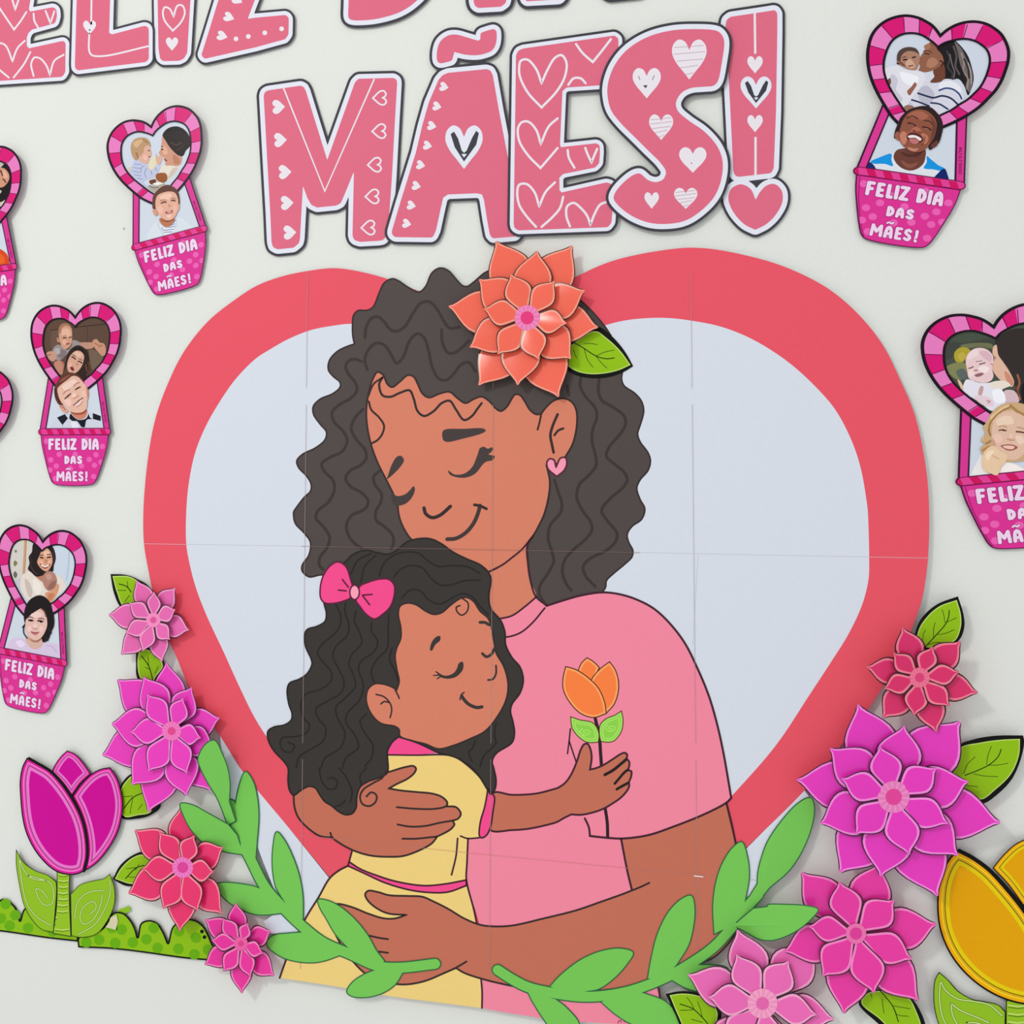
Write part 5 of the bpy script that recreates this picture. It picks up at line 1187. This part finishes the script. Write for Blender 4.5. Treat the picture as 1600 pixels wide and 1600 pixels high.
# ------------------------------------------------------------------ big tulips
def tulip(label, petals, cols, px, h, stem, leaves, frame2, sc, spirals, edge=None):
    T = Thing('paper_tulip', label, 'flower', None, px, h)
    rim, mid, light, fillc = cols; sc0 = sc
    for lv, lp in petals:
        d = MB(T); z = lv; sc = sc0 * {4: .62, 10: .78, 16: .95}[lv]
        d.fill(lp, LB, z, 'print', 0.0004)
        d.fill(offset(lp, -2.2 * sc), rim, z + 1, 'print'); d.fill(offset(lp, -6.2 * sc), mid, z + 2, 'print')
        d.fill(offset(lp, -10.2 * sc), light, z + 3, 'print'); d.fill(offset(lp, -15.5 * sc), fillc, z + 4, 'print')
        ln = offset(lp, -10.0 * sc)
        if ln: d.stroke(ln[0], 0.8 * sc, shade(fillc, .3), z + 5, 'print', closed=True)
        ln = offset(lp, -6.2 * sc)
        if ln: d.stroke(ln[0], 1.2 * sc, tuple(min(255, v + 26) for v in light), z + 5, 'print', closed=True)
        if edge and lv == 16: d.stroke(edge, 5.0 * sc, LB, z + 6, 'print')
        d.build('petal')
    sc = sc0
    ls = smooth(frame2 + ' ' + stem)
    d = MB(T).fill(ls, LB, 0, 'print', .0004); inn = offset(ls, -1.1 * sc); d.fill(inn, (150, 194, 36), 1, 'print')
    ys = [p[1] for p in ls]; xs = [p[0] for p in ls]
    y = min(ys) + 6 * sc
    while y < max(ys) - 5 * sc:
        lo = [p[0] for p in inn[0] if abs(p[1] - y) < 14 * sc] or xs
        d.stroke([(min(lo) + 1.5, y), ((min(lo) + max(lo)) / 2, y + 1.6 * sc), (max(lo) - 1.5, y + .2)], 1.3 * sc, (206, 226, 130), 2, 'print', cap=False)
        d.stroke([(min(lo) + 1.5, y + 2.4 * sc), ((min(lo) + max(lo)) / 2, y + 4 * sc), (max(lo) - 1.5, y + 2.6 * sc)], .7 * sc, (40, 70, 14), 2, 'print', cap=False)
        y += 9.5 * sc
    d.build('stem', label='green stem with light rings')
    for s, sp in zip(leaves, spirals):
        ll = smooth(frame2 + ' ' + s)
        d = MB(T).fill(ll, LB, 1.2, 'print', .0003).fill(offset(ll, -1.0 * sc), (146, 192, 34), 2.2, 'print')
        for q in sp:
            d.stroke(frame2 + ' ' + q, 2.6 * sc, (70, 106, 20), 2.8, 'print'); d.stroke(frame2 + ' ' + q, 1.5 * sc, (204, 228, 140), 3.4, 'print')
        d.build('leaf', label='green leaf with a light spiral')
    return T
Z = '@z0,1160,210 '
tulip('magenta paper tulip with striped stem standing on the dotted grass',
      [(4, smooth(Z + '800,95c 720,170 650,270 610,360c 740,490 850,650c 960,490 1085,375c 1000,250 900,140')),
       (10, smooth(Z + '1315,295c 1400,430 1440,560 1465,720 1450,900 1400,1080 1320,1230 1200,1390 1100,1480 1000,1535c 1045,1300 1020,1050 950,820 860,640c 960,500 1080,380 1200,315')),
       (16, smooth(Z + '320,180c 265,290 235,450 240,650 265,900 310,1080 390,1250 500,1400 620,1510 720,1560 850,1580 940,1565 1010,1530c 1045,1350 1030,1100 970,880 870,680 740,490 600,340 450,250'))],
      ((220, 28, 152), (236, 84, 178), (234, 120, 204), (206, 0, 150)), (97, 1462), 0.0046,
      '355,640c 438,650c 434,760 445,1055c 330,1035c 352,860',
      ['100,505c 150,590 220,640 300,670 352,712c 355,760 335,1028c 260,1010 200,950 150,860 125,760 100,600',
       '687,660c 716,750 716,850 670,960 600,1040 500,1060 445,1048c 440,790c 500,730 600,700 650,690'], '@0,3', 1.0,
      [['120,562 150,640 200,690 290,705', '120,570 135,700 170,850 230,930 320,985', '170,672 240,690 310,715 335,780 322,850 275,855 235,800 225,755 262,768 300,815'],
       ['685,700 690,770 660,870 590,980 490,1040', '655,765 560,775 490,830 465,940', '640,790 630,850 580,950 520,975 500,930 530,860 590,835 600,875 560,915']],
      Z + '345,192 450,251 600,343 740,493 868,682 968,882 1024,1100 1038,1350 1000,1530')
Z = '@z1440,1300,300 '
tulip('yellow paper tulip with black outline at the right under the purple flower',
      [(4, smooth(Z + '890,45c 780,100 680,190 590,300c 720,440 850,620c 960,480 1100,330c 1020,190')),
       (10, smooth(Z + '1330,250c 1200,300 1000,430 850,620c 950,790 1060,1050 1090,1400c 1250,1280 1400,1050 1450,800 1430,550 1390,370')),
       (16, smooth(Z + '290,148c 210,250 150,400 128,600 148,800 215,980 320,1135 470,1275 640,1375 800,1428 900,1440 1010,1430 1090,1400c 1070,1200 1030,980 950,800 850,645 700,460 560,310 420,210'))],
      ((246, 172, 10), (226, 174, 24), (232, 206, 8), (230, 164, 0)), (1600, 1640), 0.0058,
      '703,1400c 698,1750 690,2040c 910,2040c 905,1750 905,1400c',
      ['145,1165c 110,1230 98,1350 108,1480 140,1600 230,1780 360,1920 520,2000 690,2020c 700,1500c 640,1440 520,1410 420,1390 300,1320 220,1230',
       '1461,1165c 1496,1230 1508,1350 1498,1480 1466,1600 1376,1780 1246,1920 1086,2000 916,2020c 906,1500c 966,1440 1086,1410 1186,1390 1306,1320 1386,1230'], Z.strip(), 1.35,
      [['160,1250 200,1320 300,1390 420,1410 560,1440 670,1530', '155,1260 150,1400 190,1580 300,1700', '245,1430 330,1490 450,1540 560,1590', '245,1435 260,1530 320,1640', '380,1590 450,1590 520,1620 480,1680 400,1650 380,1590'],
       ['1446,1250 1406,1320 1306,1390 1186,1410 1046,1440 936,1530', '1226,1590 1156,1590 1086,1620 1126,1680 1206,1650 1226,1590']],
      Z + '312,156 420,212 560,313 700,463 848,648 946,802 1024,980 1066,1200 1086,1400')

# ------------------------------------------------------------------ dotted grass strips and tape
def grass(label, s, dots, h, extra=None):
    lp = smooth('@0,3 ' + s)
    T = Thing('lawn_cutout', label, 'border cutout', 'dotted paper lawn strips', (sum(p[0] for p in lp) / len(lp), max(p[1] for p in lp)), h)
    MB(T).fill(lp, LB, 0, 'print', .0004).build('black_edge')
    MB(T).fill(offset(lp, -2.6), (142, 192, 20), 1, 'print').build('grass_face')
    d = MB(T)
    for x, y in dots: d.disc(x / 4, 1200 + y / 4, 8.3, (104, 174, 8), 2, 'print', n=16)
    if extra:
        for x, y in extra: d.disc(x / 4, 1200 + y / 4, 3, LB, 3, 'print', n=12)
    d.build('printed_dots')
grass('dotted green paper grass strip behind the magenta tulip', '-220,860 -150,830 -60,900 -40,940c -20,850 10,818 40,822 90,860 112,900 125,952c 150,880 200,855 260,868 320,905 345,960c 380,910 440,930 485,1000 490,1086c 300,1065 0,1022 -220,1005c',
      [(35, 850), (95, 920), (5, 940), (175, 1000), (60, 985), (255, 940), (-60, 990), (330, 1020), (430, 1000)], 0.0020)
grass('dotted green paper grass strip under the red-pink flower', '488,1122c 487,1062 520,1040 640,1000 690,920 720,900 770,905 810,940 845,1000 860,1056c 880,970 930,950 980,965 1020,1020 1050,1092c 1080,990 1150,945 1220,950 1270,985 1305,1045 1332,1105 1380,1150 1340,1206c 1150,1190 900,1155 700,1132',
      [(760, 1010), (620, 1075), (915, 1070), (830, 1090), (720, 1095), (985, 1125), (1115, 1130), (1225, 1060), (1120, 1020), (1215, 1165), (1300, 1135), (540, 1090), (960, 1000), (700, 1000)], 0.0030, [(1262, 1022), (1278, 1057)])
T = Thing('tape_strip', 'small piece of beige tape stuck on the dotted grass beside the tulip leaf', 'tape', None, (177, 1452), 0.0040)
MB(T).fill('@0,3 690,935c 728,915c 738,960c 722,1012c 660,995c 685,962c', (214, 208, 170), 0, 'tape', .0002).build('beige_strip')
T = Thing('tape_strip', 'little green paper scrap sticking out above the dotted grass', 'paper scrap', None, (196, 1421), 0.0022)
MB(T).fill('@0,3 735,890c 805,862c 820,890c 755,925c', (142, 192, 30), 0, 'print', .0002).build('green_strip')
